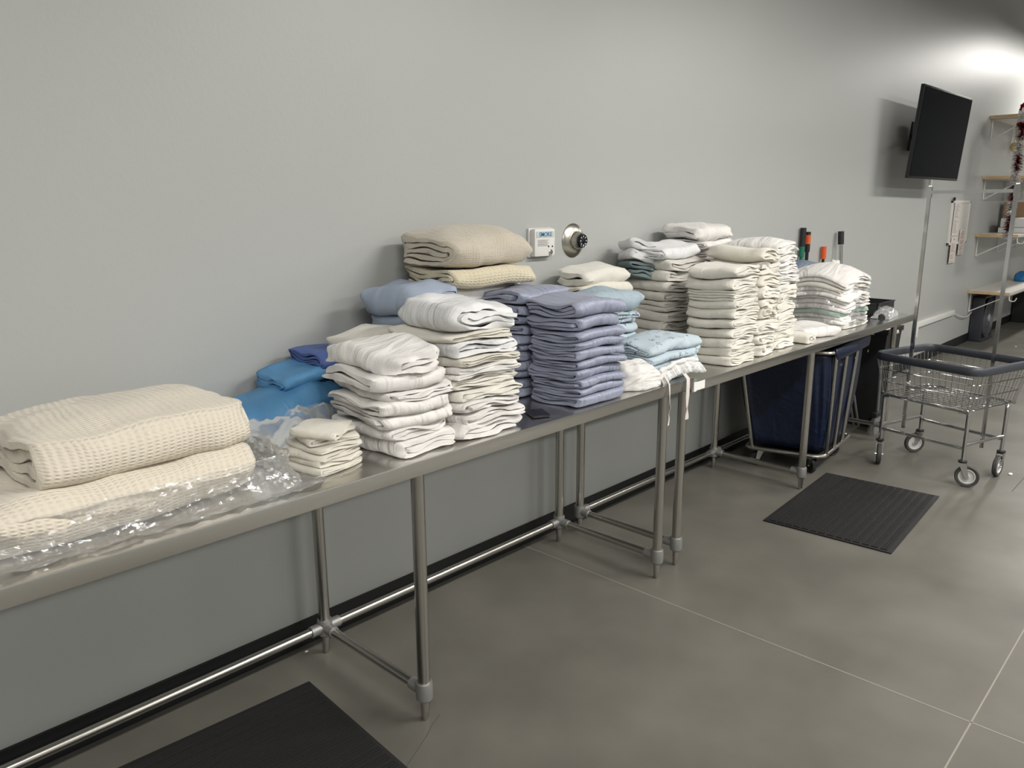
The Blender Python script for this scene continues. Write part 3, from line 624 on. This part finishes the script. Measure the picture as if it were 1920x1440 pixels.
# ---------------------------------------------------------------- wall fittings
def text(s, size, m, name, parent, loc, rot, ext=.0008):
    cu = bpy.data.curves.new(name, 'FONT'); cu.body = s; cu.size = size; cu.extrude = ext; cu.align_x = 'CENTER'; cu.align_y = 'CENTER'; cu.offset = size * .006
    tmp = bpy.data.objects.new(name, cu); C.objects.link(tmp); bpy.context.view_layer.update()
    me = bpy.data.meshes.new_from_object(tmp.evaluated_get(bpy.context.evaluated_depsgraph_get())); C.objects.unlink(tmp); bpy.data.objects.remove(tmp)
    o = link(name, me, m, parent); o.location = loc; o.rotation_euler = rot; return o
t = thing('smoke_alarm_panel', 'white smoke alarm test panel on the wall above the beige blankets', 'alarm panel', (1.285, 0, 1.437))
o = B().box(-.078, .078, -.012, 0, -.064, .064, .004).obj('back_plate', WHITEPL, t)
o = B().box(-.07, .07, -.042, -.010, -.062, .062, .012).obj('cover', WHITEPL, t)
B().box(-.060, .060, -.0435, -.041, .022, .050, .0008).obj('sign_strip', mat('pale_grey_strip', (.55, .58, .56), .4), t)
text('SMOKE', .027, mat('blue_print', (.03, .22, .42), .5), 'lettering', t, (0, -.0442, .036), (PI / 2, 0, 0))
b = B()
for k in range(5): b.box(-.052, -.052 + .075 - .012 * (k % 2), -.0430, -.0415, .010 - k * .006, .0115 - k * .006)
b.obj('grille_slot', BLKPL, t, smooth=False)
for x in (.022, .048): B().lathe([(.004, 0), (.004, .002), (.0, .003)], (x, -.0415, -.018), (0, -1, 0), 12).obj('indicator', BLKPL, t)
B().lathe([(.012, 0), (.012, .004), (.009, .006), (.009, .007), (.0, .007)], (.036, -.0415, -.044), (0, -1, 0), 20).obj('key_switch', CHROME, t)
t = thing('wall_dial', 'round satin nickel plate with a black knob on the wall', 'dial', (1.530, 0, 1.437))
B().lathe([(.080, 0), (.080, .003), (.072, .010), (.05, .019), (.040, .021), (.0, .021)], (0, 0, 0), (0, -1, 0), 48).obj('plate', NICKEL, t)
B().lathe([(.041, .02), (.041, .022), (.038, .050), (.036, .054), (.031, .054)], (0, 0, 0), (0, -1, 0), 36).obj('collar', NICKEL, t)
B().lathe([(.034, .05), (.034, .058), (.030, .066), (.022, .062), (.0, .062)], (0, 0, 0), (0, -1, 0), 36).obj('knob', mat('gloss_black', (.008, .009, .012), .08), t)
b = B()
for a in range(8): b.box(-.0018, .0018, -.0665, -.0640, .017, .024, 0, Matrix.Rotation(a * PI / 4, 4, 'Y'))
b.obj('knob_mark', mat('silver_mark', (.7, .72, .75), .3), t, smooth=False)

# TV
t = thing('television', 'black flat screen television on a wall bracket', 'television', (6.10, -.275, 2.158))
t.rotation_euler = (math.radians(4), 0, math.radians(-1))
B().box(-.645, .645, -.012, .016, -.355, .355, .004).obj('casing', mat('tv_casing', (.010, .010, .012), .35), t)
B().box(-.45, .52, .014, .06, -.30, .20, .02).obj('rear_housing', BLKPL, t)
B().box(-.630, .630, -.0145, -.010, -.335, .342, .001).obj('screen', SCREEN, t, smooth=False)
b = B().box(-.10, .20, .06, .075, -.12, .12, .003); b.tube([(.05, .07, 0), (.0, .16, .01), (.1, .245, 0)], .02, 8); b.box(.0, .20, .24, .255, -.12, .12, .003); b.obj('wall_bracket', BLKPL, t)
# cable raceway below TV
t = thing('cable_raceway', 'white vertical cable channel running down the wall from the television', 'cable channel', (6.885, 0, 0))
B().box(-.02, .02, -.022, 0, .60, 1.86, .003).obj('channel', WHITEPL, t)
o = B().tube(arc([(0, -.012, .62), (.002, -.02, .56), (0, -.02, .47)], .02), .007, 8).obj('cable', BLKPL, t)
t = thing('cable_raceway', 'white horizontal cable channel low on the wall with a plug', 'cable channel', (7.57, 0, .425))
B().box(-.66, .66, -.03, 0, -.025, .025, .003).obj('channel', WHITEPL, t)
B().box(-.715, -.655, -.045, 0, -.11, .03, .006).obj('socket_box', WHITEPL, t)
B().tube([(.66 + .8 * k / 8, -.012 - .02 * math.sin(k / 8 * PI), -.01 - .09 * math.sin(k / 8 * 2.4)) for k in range(9)], .006, 6).obj('cord', WHITEPL, t)
# whiteboard with papers
t = thing('whiteboard', 'narrow framed whiteboard on the wall left of the shelves', 'whiteboard', (8.02, 0, 1.405))
B().box(-.335, .335, -.014, 0, -.22, .225, .001).obj('board', mat('whiteboard_face', (.62, .60, .56), .3), t, smooth=False)
b = B()
for a in ((-.34, -.315, -.225, .23), (.315, .34, -.225, .23), (-.34, .34, .205, .23), (-.34, .34, -.225, -.2)): b.box(a[0], a[1], -.02, 0, a[2], a[3], .002)
b.obj('frame', mat('board_frame', (.70, .68, .65), .4), t)
B().lathe([(.0, 0), (.018, .003), (.018, .02), (.0, .022)], (-.31, -.01, .245), (0, -1, 0), 14).obj('clip', BLKPL, t)
PRINT = mat('printed_text', (.40, .22, .22), .7); PRG = mat('printed_text_grey', (.33, .33, .36), .7); PAPER = mat('notice_paper', (.66, .62, .58), .6)
for (x, z, h, mm, d, seed) in ((7.86, 1.445, .34, PRG, 'long notice sheet taped to the left of the whiteboard', 1), (7.875, 1.125, .27, PRINT, 'notice sheet hanging below the whiteboard at its left', 2), (8.17, 1.20, .27, PRINT, 'notice sheet hanging from the whiteboard at its right', 3)):
    t = thing('notice', d, 'paper', (x, -.022, z))
    B().box(-.105, .105, -.001, .001, -h / 2, h / 2).obj('sheet', PAPER, t, smooth=False)
    b = B(); rg = random.Random(seed); k = h / 2 - .03
    b.box(-.02, .02, -.0022, -.001, k, k + .012)
    while k > -h / 2 + .03:
        k -= .014
        if rg.random() < .85: b.box(-.08, -.08 + .16 * rg.uniform(.5, 1), -.0022, -.001, k, k + .005)
    b.obj('print', mm, t, smooth=False)
# shelves
for i, (z, l) in enumerate(((2.548, 'topmost of the four long wall shelves'), (1.900, 'second of the four long wall shelves from the top'), (1.266, 'third of the four long wall shelves from the top'), (.622, 'lowest of the four long wall shelves, above the fan'))):
    t = thing('wall_shelf', 'white shelf with oak edging, ' + l, 'shelf', (8.775, 0, z))
    B().box(.004, 4.6, -.420, -.002, -.030, 0).obj('board', LAMI, t, smooth=False)
    b = B().box(0, .005, -.424, -.002, -.031, .0005); b.obj('edging', WOODEDGE, t, smooth=False)
    for k in range(3):
        x = .10 + k * 1.0
        bb = B().tube([(x, -.012, -.035), (x, -.012, -.25)], .006, 6).tube([(x, -.012, -.25), (x, -.40, -.035)], .006, 6).tube([(x, -.012, -.035), (x, -.40, -.035)], .005, 6)
        bb.tube(arc([(x, -.40, -.035), (x, -.405, -.10), (x, -.46, -.10), (x, -.475, -.06)], .03), .006, 6)
        bb.obj('bracket', WHITEPL, t)
# things on the shelves, at the frame edge
o = B().lathe([(.0, -.055), (.03, -.048), (.05, -.02), (.055, 0), (.05, .02), (.03, .048), (.0, .055)], (9.78, -.07, 2.26), (0, 0, 1), 20)
o.tube([(9.78, -.07, 2.31), (9.78, -.07, 2.34)], .012, 8).tube([(9.78, -.07, 2.33), (9.78, -.06, 2.52)], .002, 4); o = o.obj('ornament', mat('gold_bauble', (.60, .48, .22), .22, .8)); tag(o, 'round gold ornament hanging beneath the top shelf', 'ornament')
o = B().box(9.72, 10.1, -.33, -.05, 1.268, 1.62, .004).obj('cardboard_box', mat('cardboard', (.24, .15, .09), .8)); tag(o, 'brown cardboard box standing on the third shelf behind the garland', 'box')
o = B().box(9.25, 9.62, -.40, -.12, 1.268, 1.33, .01).box(9.27, 9.60, -.39, -.13, 1.33, 1.44, .02).obj('storage_bin', mat('grey_white_bin', (.5, .5, .5), .5)); tag(o, 'pale storage bin on the third shelf at the right edge', 'bin')
o = blob('rag', mat('bright_blue_cloth', (.02, .17, .42), .6), 10.55, -.22, .623, .17, .10, .12, 71, .03, n=16); tag(o, 'bright blue cloth on the lowest shelf', 'cloth')
o = blob('bag', mat('peach_bag', (.45, .18, .13), .6), 10.2, -.22, .90, .07, .08, .26, 72, .03, n=16) if False else None
t = thing('storage_cabinet', 'black cabinet on the floor under the shelves at the right edge', 'cabinet', (11.4, -.22, 0))
B().box(-.25, .35, -.2, .2, 0, .575, .004).obj('body', BLKPL, t); B().box(-.23, .33, -.21, -.2, .02, .56, .003).obj('door', BLKPL, t)
# box fan
t = thing('box_fan', 'dark grey box fan standing on the floor under the lowest shelf', 'fan', (9.27, -.075, 0)); t.rotation_euler = (math.radians(0), 0, math.radians(0))
b = B()
for a in ((-.265, -.235, 0, .54), (.235, .265, 0, .54), (-.265, .265, 0, .03), (-.265, .265, .51, .54)): b.box(a[0], a[1], -.065, .065, a[2], a[3], .012)
b.box(-.25, .25, .03, .05, .02, .52); b.obj('housing', mat('fan_housing', (.028, .031, .04), .45), t)
b = B()
for k in range(9): rr = .04 + k * .024; b.tube([(rr * math.cos(a), -.066, .27 + rr * math.sin(a)) for a in np.linspace(0, 2 * PI, 37)], .0035, 5, cap=False)
for k in range(16): a = k * PI / 8; b.tube([(.04 * math.cos(a), -.067, .27 + .04 * math.sin(a)), (.235 * math.cos(a), -.067, .27 + .235 * math.sin(a))], .003, 5)
b.obj('grille', mat('fan_grille', (.10, .105, .115), .4), t)
b = B()
for k in range(5): b.box(.03, .215, -.02, -.012, -.06, .06, .003, Matrix.Translation((0, 0, .27)) @ Matrix.Rotation(k * 2 * PI / 5, 4, 'Y') @ Matrix.Rotation(.4, 4, 'X'))
b.obj('blades', GREYPL, t); B().lathe([(.045, 0), (.045, .008), (.03, .014), (0, .014)], (0, -.066, .27), (0, -1, 0), 20).obj('hub_badge', mat('fan_badge', (.35, .36, .38), .3), t)
B().box(-.27, .27, -.08, .07, -.0, .012, .004).obj('base', mat('fan_housing', (0, 0, 0)), t)

# garland
RED = mat('red_tinsel', (.22, .008, .022), .35); WHT = mat('white_tinsel', (.88, .86, .83), .5)
t = thing('garland', 'red and white tinsel garland hanging from the top shelf', 'garland', (8.02, -.47, 0))
gz = [(2.52, (.33, .0)), (2.535, (.18, .0)), (2.47, (.06, 0))]
path = [Vector((.50, .05, 2.40)), Vector((.36, .04, 2.53)), Vector((.20, .02, 2.55)), Vector((.08, 0, 2.47))] + [Vector((-.03 * k / 10 + .03, 0, 2.36 - 1.10 * k / 10)) for k in range(11)]
lens = [0];
for a, b_ in zip(path, path[1:]): lens.append(lens[-1] + (b_ - a).length)
def along(s):
    for i in range(len(path) - 1):
        if s <= lens[i + 1]: q = (s - lens[i]) / (lens[i + 1] - lens[i]); return path[i].lerp(path[i + 1], q), (path[i + 1] - path[i]).normalized()
    return path[-1], (path[-1] - path[-2]).normalized()
rg = random.Random(4); s = 0; k = 0
while s < lens[-1] - .02:
    e = min(s + .15, lens[-1]); V = []; F = []
    for q in range(460):
        p, d = along(rg.uniform(s, e)); X = d.orthogonal().normalized(); Y = d.cross(X); a = rg.uniform(0, 2 * PI)
        r = (X * math.cos(a) + Y * math.sin(a)); r = (r + d * rg.uniform(-.25, .25)).normalized(); w = r.cross(d).normalized() * .0055; L_ = rg.uniform(.045, .066)
        n0 = len(V); V += [p + w, p - w, p + r * L_ - w + d * .004, p + r * L_ + w + d * .004]; F.append((n0, n0 + 1, n0 + 2, n0 + 3))
    pc, _ = along(s); pe_, _ = along(e); nb = len(V)
    o = fromdata('tinsel_tuft', V, F, RED if k % 2 == 0 else WHT, t, False, recalc=False)
    s = e; k += 1

# ---------------------------------------------------------------- floor mats
def matt(M, label, L=.95, W=.62):
    t = thing('floor_mat', label, 'mat', M.to_translation()); t.rotation_euler = M.to_euler()
    B().box(-L / 2, L / 2, -W / 2, W / 2, 0.0005, .008, .003).obj('base', MATR, t)
    b = B(); n = 14
    for i in range(n):
        y = -W / 2 + .02 + (W - .04) * i / n; w = (W - .04) / n
        for q in range(3): b.box(-L / 2 + .015, L / 2 - .015, y + .003 + (w - .009) * q / 3, y + .003 + (w - .009) * (q + .72) / 3, .007, .0125)
    b.obj('ribs', MATR, t, smooth=False); return t
matt(Matrix.Translation((2.728, -1.002, 0)) @ Matrix.Rotation(math.radians(3.3), 4, 'Z') @ Matrix.Rotation(PI / 2 * 0, 4, 'Z'), 'black ribbed rubber mat on the floor before the blue cart')
matt(Matrix.Translation((-.64, -.505, 0)) @ Matrix.Rotation(math.radians(-3.5), 4, 'Z'), 'black ribbed rubber mat on the floor under the near table')

# ---------------------------------------------------------------- blue tubular laundry cart
t = thing('laundry_hamper', 'navy blue vinyl laundry cart with a tubular frame under the further table', 'laundry cart', (0, 0, 0))
bot = [Vector((2.97, -.23, .13)), Vector((3.08, -.676, .13)), Vector((3.67, -.614, .13)), Vector((3.56, -.17, .13))]
top = [Vector((2.885, -.14, .775)), Vector((2.985, -.715, .775)), Vector((3.755, -.655, .775)), Vector((3.64, -.09, .775))]
def loop(c, r=.07):
    P = []
    for i in range(4):
        a, b_, d = c[i - 1], c[i], c[(i + 1) % 4]; p = b_ + (a - b_).normalized() * r; q = b_ + (d - b_).normalized() * r
        for k in range(7): u = k / 6; P.append(p * (1 - u) ** 2 + b_ * 2 * u * (1 - u) + q * u * u)
    return P
lb = loop(bot, .06); lt = loop(top, .09)
B().tube(lb + lb[:1], .013, 10, cap=False).obj('lower_frame', TUBE, t); B().tube(lt + lt[:1], .012, 10, cap=False).obj('upper_frame', TUBE, t)
for i in range(4):
    j = (i + 1) % 4
    for f in ((.10,) if i in (0, 3) else (.10, .37, .66)):
        B().tube([bot[i].lerp(bot[j], f), top[i].lerp(top[j], f)], .011, 10).obj('upright', TUBE, t)
# bag: lofted, slightly bulging, with a rolled hem and open top
V = []; F = []; n = len(lb); rows = 14; cb = sum(bot, Vector()) / 4; ct = sum(top, Vector()) / 4
dense = lambda P, c, k: [((P[i] - c) * k + c).lerp((P[(i + 1) % len(P)] - c) * k + c, q / 3) for i in range(len(P)) for q in range(3)]
for r in range(rows):
    f = r / (rows - 1); A = dense(lb, cb, .93); T_ = dense(lt, ct, .94)
    for i, (a, b_) in enumerate(zip(A, T_)):
        p = a.lerp(b_, f); p.z = .16 + (.775 - .16) * f; c = cb.lerp(ct, f); d = (p - c); d.z = 0
        p += d * (.035 * math.sin(f * PI) * (1 + .6 * math.sin(i * .9 + f * 2))); V.append(p)
m_ = len(A)
for r in range(rows - 1):
    for i in range(m_): F.append((r * m_ + i, r * m_ + (i + 1) % m_, (r + 1) * m_ + (i + 1) % m_, (r + 1) * m_ + i))
F.append(tuple(range(m_))[::-1])
o = fromdata('bag', V, F, NAVY, t, True, None, recalc=False); md = o.modifiers.new('thick', 'SOLIDIFY'); md.thickness = .004
# hem folded over the frame
V = []; F = []; T_ = dense(lt, ct, 1.0)
for r, (k, dz) in enumerate(((.94, -.02), (.955, .014), (1.0, .022), (1.035, .012), (1.04, -.01), (1.035, -.028))):
    for i, p in enumerate(T_): q = (p - ct) * k + ct; V.append((q.x, q.y, .775 + dz - (.02 * math.sin(i * .35) if r > 3 else 0)))
for r in range(5):
    for i in range(m_): F.append((r * m_ + i, r * m_ + (i + 1) % m_, (r + 1) * m_ + (i + 1) % m_, (r + 1) * m_ + i))
F = [f for f in F if not (12 <= (f[0] % m_) <= 34)]
o = fromdata('hem', V, F, NAVY, t, True, None, recalc=False); md = o.modifiers.new('thick', 'SOLIDIFY'); md.thickness = .003
for f in (.15, .5, .85):
    p = top[1].lerp(top[2], f); B().lathe([(.009, 0), (.009, .003), (.004, .003)], (p.x, p.y - .018, .70), (0, -1, 0), 12).obj('snap', CHROME, t)
def caster(parent, x, y, ztop, R, ang, wm, cm=CHROME, w=.013, trail=.03, hub=True):
    """fork, plate and wheel under a post; wheel offset by the trail"""
    d = Vector((math.cos(ang), math.sin(ang), 0)); n_ = Vector((-d.y, d.x, 0)); c = Vector((x, y, R)) + d * trail
    k = thing('caster', None, None); k.parent = parent
    B().lathe([(.022, ztop - .012), (.024, ztop - .008), (.024, ztop - .001), (.012, ztop)], (x, y, 0)).obj('swivel', RUBBER if hub else cm, k)
    b = B()
    for s in (-1, 1):
        o_ = n_ * (w + .004) * s; P0 = Vector((x, y, ztop - .012)) + o_; P1 = c + o_
        V = [P0 - d * .020, P0 + d * .020, P1 + d * .011 - Vector((0, 0, .008)), P1 - d * .011 - Vector((0, 0, .008))]
        V2 = [v + n_ * .0025 * s for v in V]; b.add(V + V2, [(0, 1, 2, 3), (4, 5, 6, 7), (0, 1, 5, 4), (1, 2, 6, 5), (2, 3, 7, 6), (3, 0, 4, 7)])
    P = Vector((x, y, ztop - .013)); b.tube([P - n_ * (w + .006), P + n_ * (w + .006)], .012, 8)
    b.tube([c - n_ * (w + .010), c + n_ * (w + .010)], .005, 8); b.obj('fork', cm, k)
    wo = B().lathe([(R * .68, -w * .8), (R * .93, -w), (R, -w * .55), (R, w * .55), (R * .93, w), (R * .68, w * .8), (R * .68, -w * .8)], c, n_, 36, False).obj('tyre', wm, k)
    B().lathe([(0, -w * .9), (R * .22, -w * .9), (R * .25, -w * .4), (R * .55, -w * .4), (R * .60, -w * .85), (R * .70, -w * .85), (R * .70, w * .85), (R * .60, w * .85), (R * .55, w * .4), (R * .25, w * .4), (R * .22, w * .9), (0, w * .9)], c, n_, 32).obj('wheel', mat('pale_grey_hub', (.50, .50, .49), .35) if hub else BLKPL, k)
    return k
for (x, y, a) in ((3.07, -.29, 2.2), (3.13, -.60, 1.0), (3.58, -.56, 2.6), (3.50, -.23, 2.8)):
    caster(t, x, y, .118, .045, a, RUBBER, TUBE, .012, .02, False)
B().box(3.02, 3.62, -.62, -.22, .116, .124).obj('base_board', BLKPL, t)

# ---------------------------------------------------------------- wire laundry cart with rack
cc = Vector((3.766, -1.13, 0)); ax = Vector((-.289, -.957, 0)); bx = Vector((.953, -.302, 0)); ax.normalize(); bx = Vector((-ax.y, ax.x, 0))
if bx.x < 0: bx = -bx
t = thing('wire_cart', 'chrome wire laundry cart with garment rack and grey bumper', 'laundry cart', (0, 0, 0))
def K(a, b_, z): return cc + ax * a + bx * b_ + Vector((0, 0, z))
RZ, BZ = .69, .455
ra, rb, ba, bb_ = .32, .28, .275, .235
def rect(a, b_, z, r, n=6):
    P = []
    for (sa, sb) in ((-1, -1), (-1, 1), (1, 1), (1, -1)):
        c0 = (sa * (a - r), sb * (b_ - r)); a0 = math.atan2(sb, sa) - PI / 4
        seq = range(n + 1) if True else 0
        ang = [a0 + PI / 2 * k / n for k in seq]
        if sa * sb < 0: pass
        P.append((math.atan2(sb, sa), [K(c0[0] + r * math.cos(q), c0[1] + r * math.sin(q), z) for q in ang]))
    P.sort(key=lambda q: q[0]); out = []
    for q in P: out += q[1]
    return out
rim = rect(ra, rb, RZ, .07)
V = []; F = []; prof = [(-.004, -.024), (.010, -.024), (.014, -.012), (.014, .014), (.008, .022), (-.006, .022), (-.012, .014), (-.012, -.014)]
# bumper: profile swept around the rim
N_ = len(rim)
for i, p in enumerate(rim):
    d = (rim[(i + 1) % N_] - rim[i - 1]).normalized(); o_ = Vector((d.y, -d.x, 0))
    if o_.dot(p - Vector((cc.x, cc.y, RZ))) < 0: o_ = -o_
    for (u, w) in prof: V.append(p + o_ * u + Vector((0, 0, w)))
np_ = len(prof)
for i in range(N_):
    for k in range(np_): F.append((i * np_ + k, i * np_ + (k + 1) % np_, ((i + 1) % N_) * np_ + (k + 1) % np_, ((i + 1) % N_) * np_ + k))
fromdata('bumper', V, F, DGREY, t, True, 40)
b = B()
for f in (0, .33, .66): r_ = rect(ba + (ra - ba) * f, bb_ + (rb - bb_) * f, BZ + (RZ - BZ) * f, .05); b.tube(r_ + r_[:1], .0032, 6, cap=False)
b.obj('hoop_wires', CHROME, t)
b = B()
na, nb2 = 15, 13
for s in (-1, 1):
    for k in range(na + 1):
        u = -1 + 2 * k / na; b.tube([K(u * ba * .95, s * bb_, BZ), K(u * ra * .93, s * (rb - .004), RZ - .01)], .0015, 5)
    for k in range(nb2 + 1):
        u = -1 + 2 * k / nb2; b.tube([K(s * ba, u * bb_ * .95, BZ), K(s * (ra - .004), u * rb * .93, RZ - .01)], .0015, 5)
b.obj('side_wires', WIRE, t)
b = B()
for k in range(1, 16): u = -1 + 2 * k / 16; b.tube([K(u * ba, -bb_, BZ), K(u * ba, bb_, BZ)], .0018, 5)
for k in range(1, 10): u = -1 + 2 * k / 10; b.tube([K(-ba, u * bb_, BZ - .003), K(ba, u * bb_, BZ - .003)], .0022, 5)
b.obj('floor_grid', WIRE, t)
b = B()
for s in (-1, 1): B().tube([K(-ba, s * bb_, BZ - .008), K(ba, s * bb_, BZ - .008)], .009, 10).obj('basket_rail', CHROME, t)
casters = {(-1, -1): (3.627, -.815), (-1, 1): (4.02, -.935), (1, -1): (3.500, -1.315), (1, 1): (3.865, -1.432)}
LP = {}
for (sa, sb), (x, y) in casters.items():
    foot = Vector((x, y, .20)); kn_ = Vector((x, y, .405)); tp = K(sa * (ba - .06), sb * (bb_ - .0), BZ - .012)
    B().tube(arc([Vector((x, y, .155)), Vector((x, y, .44)), tp], .06, 7), .0115, 12).obj('leg', CHROME, t)
    LP[(sa, sb)] = Vector((x, y, .245))
b = B()
for p, q in (((-1, -1), (1, -1)), ((-1, 1), (1, 1))): B().tube([LP[p] - Vector((0, 0, .02)), LP[q] - Vector((0, 0, .02))], .0095, 10).obj('long_rail', CHROME, t)
b = B()
for p, q in (((-1, -1), (-1, 1)), ((1, -1), (1, 1))): B().tube([LP[p], LP[q]], .0095, 10).obj('cross_rail', CHROME, t)
for (key, a) in (((-1, -1), 3.5), ((-1, 1), 2.35), ((1, -1), -1.35), ((1, 1), 3.05)):
    caster(t, *casters[key], .155, .064, a, mat('grey_rubber_tyre', (.045, .045, .042), .6))
# garment rack: two square posts and a top bar
pa = (LP[(-1, -1)] + LP[(-1, 1)]) / 2; pb = (LP[(1, -1)] + LP[(1, 1)]) / 2
pa = pa + ax * .012; pb = pb - ax * .012
B().tube([Vector((pa.x, pa.y, .20)), Vector((pa.x, pa.y, 1.675))], .0095, square=True).obj('rack_post', CHROME, t, smooth=False)
B().tube([Vector((pb.x, pb.y, .20)), Vector((pb.x, pb.y, 1.675))], .0095, square=True).obj('rack_post', CHROME, t, smooth=False)
B().tube([Vector((pa.x, pa.y, 1.668)), Vector((pb.x, pb.y, 1.668))], .0095, square=True).obj('rack_bar', mat('satin_rail', (.5, .5, .5), .35, 1.0), t, smooth=False)
for p in (pa, pb):
    b = B().tube([Vector((p.x, p.y, 1.64)), Vector((p.x, p.y, 1.70))], .0125, square=True)
    b.tube([Vector((p.x, p.y, 1.688)), Vector((p.x, p.y, 1.71))], .005, 8).tube([Vector((p.x, p.y, 1.705)) - bx * .016, Vector((p.x, p.y, 1.705)) + bx * .016], .004, 6)
    b.obj('corner_clamp', CHROME, t, smooth=False)

# ---------------------------------------------------------------- tools and bin at the far end
def pole(name, label, cat, base, tip, parts):
    t = thing(name, label, cat, base); P = Vector(base); D = Vector(tip) - P
    for (nm, f0, f1, r, m) in parts: B().tube([D * f0, D * f1], r, 12).obj(nm, m, t)
    return t
GREEN = mat('green_grip', (.01, .16, .10), .5); ORANGE = mat('orange_plastic', (.75, .11, .02), .4)
pole('long_handled_tool', 'tall tool with a thick black handle and green band, leaning on the wall', 'tool', (4.05, -.026, 0), (4.065, -.026, 1.44), [('shaft', 0, .86, .012, GREEN), ('band', .86, .91, .019, GREEN), ('grip', .91, 1, .020, BLKPL)])
pole('long_handled_tool', 'tall black handled tool with an orange stripe beside the green banded one', 'tool', (4.19, -.026, 0), (4.15, -.026, 1.41), [('shaft', 0, .9, .012, BLKPL), ('grip', .9, 1, .018, BLKPL), ('stripe', .94, .985, .0188, ORANGE)])
pole('long_handled_tool', 'tool with an orange rounded tip showing behind the slate linens', 'tool', (4.50, -.026, 0), (4.45, -.026, 1.295), [('shaft', 0, .93, .010, BLKPL), ('tip', .93, 1, .019, ORANGE)])
pole('mop_pole', 'silver metal pole with a black grip leaning against the wall', 'pole', (4.72, -.14, 0), (4.715, -.04, 1.40), [('shaft', 0, .93, .014, CHROME), ('grip', .93, 1, .022, BLKPL)])
t = thing('waste_bin', 'tall black plastic bin behind the far end of the further table', 'bin', (4.52, -.36, 0))
b = B(); V = []; F = []
for r, (k, z) in enumerate(((.80, 0), (1.0, .70), (1.05, .70), (1.05, .735), (.97, .735), (.78, .02))):
    for (sx, sy) in ((-1, -1), (1, -1), (1, 1), (-1, 1)): V.append((sx * .155 * k, sy * .2 * k, z))
for r in range(5):
    for i in range(4): F.append((r * 4 + i, r * 4 + (i + 1) % 4, (r + 1) * 4 + (i + 1) % 4, (r + 1) * 4 + i))
F += [(0, 1, 2, 3), (20, 21, 22, 23)]; b.add(V, F); b.obj('body', BLKPL, t, smooth=False)
blob('liner', WHITEPL, 0, 0, .69, .16, .20, .07, 81, .03, n=18, parent=t)
t = thing('folding_stand', 'folded stand of thin grey metal tubes beside the blue cart', 'stand', (4.1, -.47, 0))
for dy in (0, .035):
    B().tube(arc([(.22, dy, .80), (.04 - dy, dy, .66), (-.16, dy, .55), (.20, dy + .02, .02)], .05), .008, 8).obj('tube', ALU, t)
t = thing('broom', 'short dark broom with pale bristles standing by the table leg', 'broom', (4.33, -.56, 0))
B().box(-.08, .08, -.02, .02, .115, .15, .008).obj('head', BLKPL, t)
V = []; F = []; rg = random.Random(9)
for q in range(260):
    x = rg.uniform(-.075, .075); y = rg.uniform(-.016, .016); ex, ey = x * rg.uniform(1.2, 1.8), y * 2 + rg.uniform(-.01, .01); n0 = len(V)
    V += [(x, y, .12), (x + .0018, y, .12), (ex + .0018, ey, .001), (ex, ey, .001)]; F.append((n0, n0 + 1, n0 + 2, n0 + 3))
o = fromdata('bristles', V, F, mat('pale_bristle', (.33, .33, .32), .6), t, False, recalc=False); o['kind'] = 'stuff'
B().tube([(0, 0, .14), (-.10, -.02, .55)], .010, 8).obj('handle', ALU, t)

# ---------------------------------------------------------------- scraps on the floor
rg = random.Random(3); SCR = mat('white_scrap', (.7, .69, .66), .8)
for (x, y, s, l) in ((-.049, -.05, .007, 'tiny white scrap on the floor by the near middle rear leg'), (3.925, -1.485, .016, 'white scrap on the floor at the cart wheel'), (9.60, -.55, .016, 'white scrap on the floor beyond the fan'), (8.95, -.52, .013, 'white scrap on the floor before the fan')):
    o = blob('paper_scrap', SCR, x, y, 0.0005, s, s * .7, s * .5, 90 + int(x * 3), s * .3, n=8); tag(o, l, 'scrap')
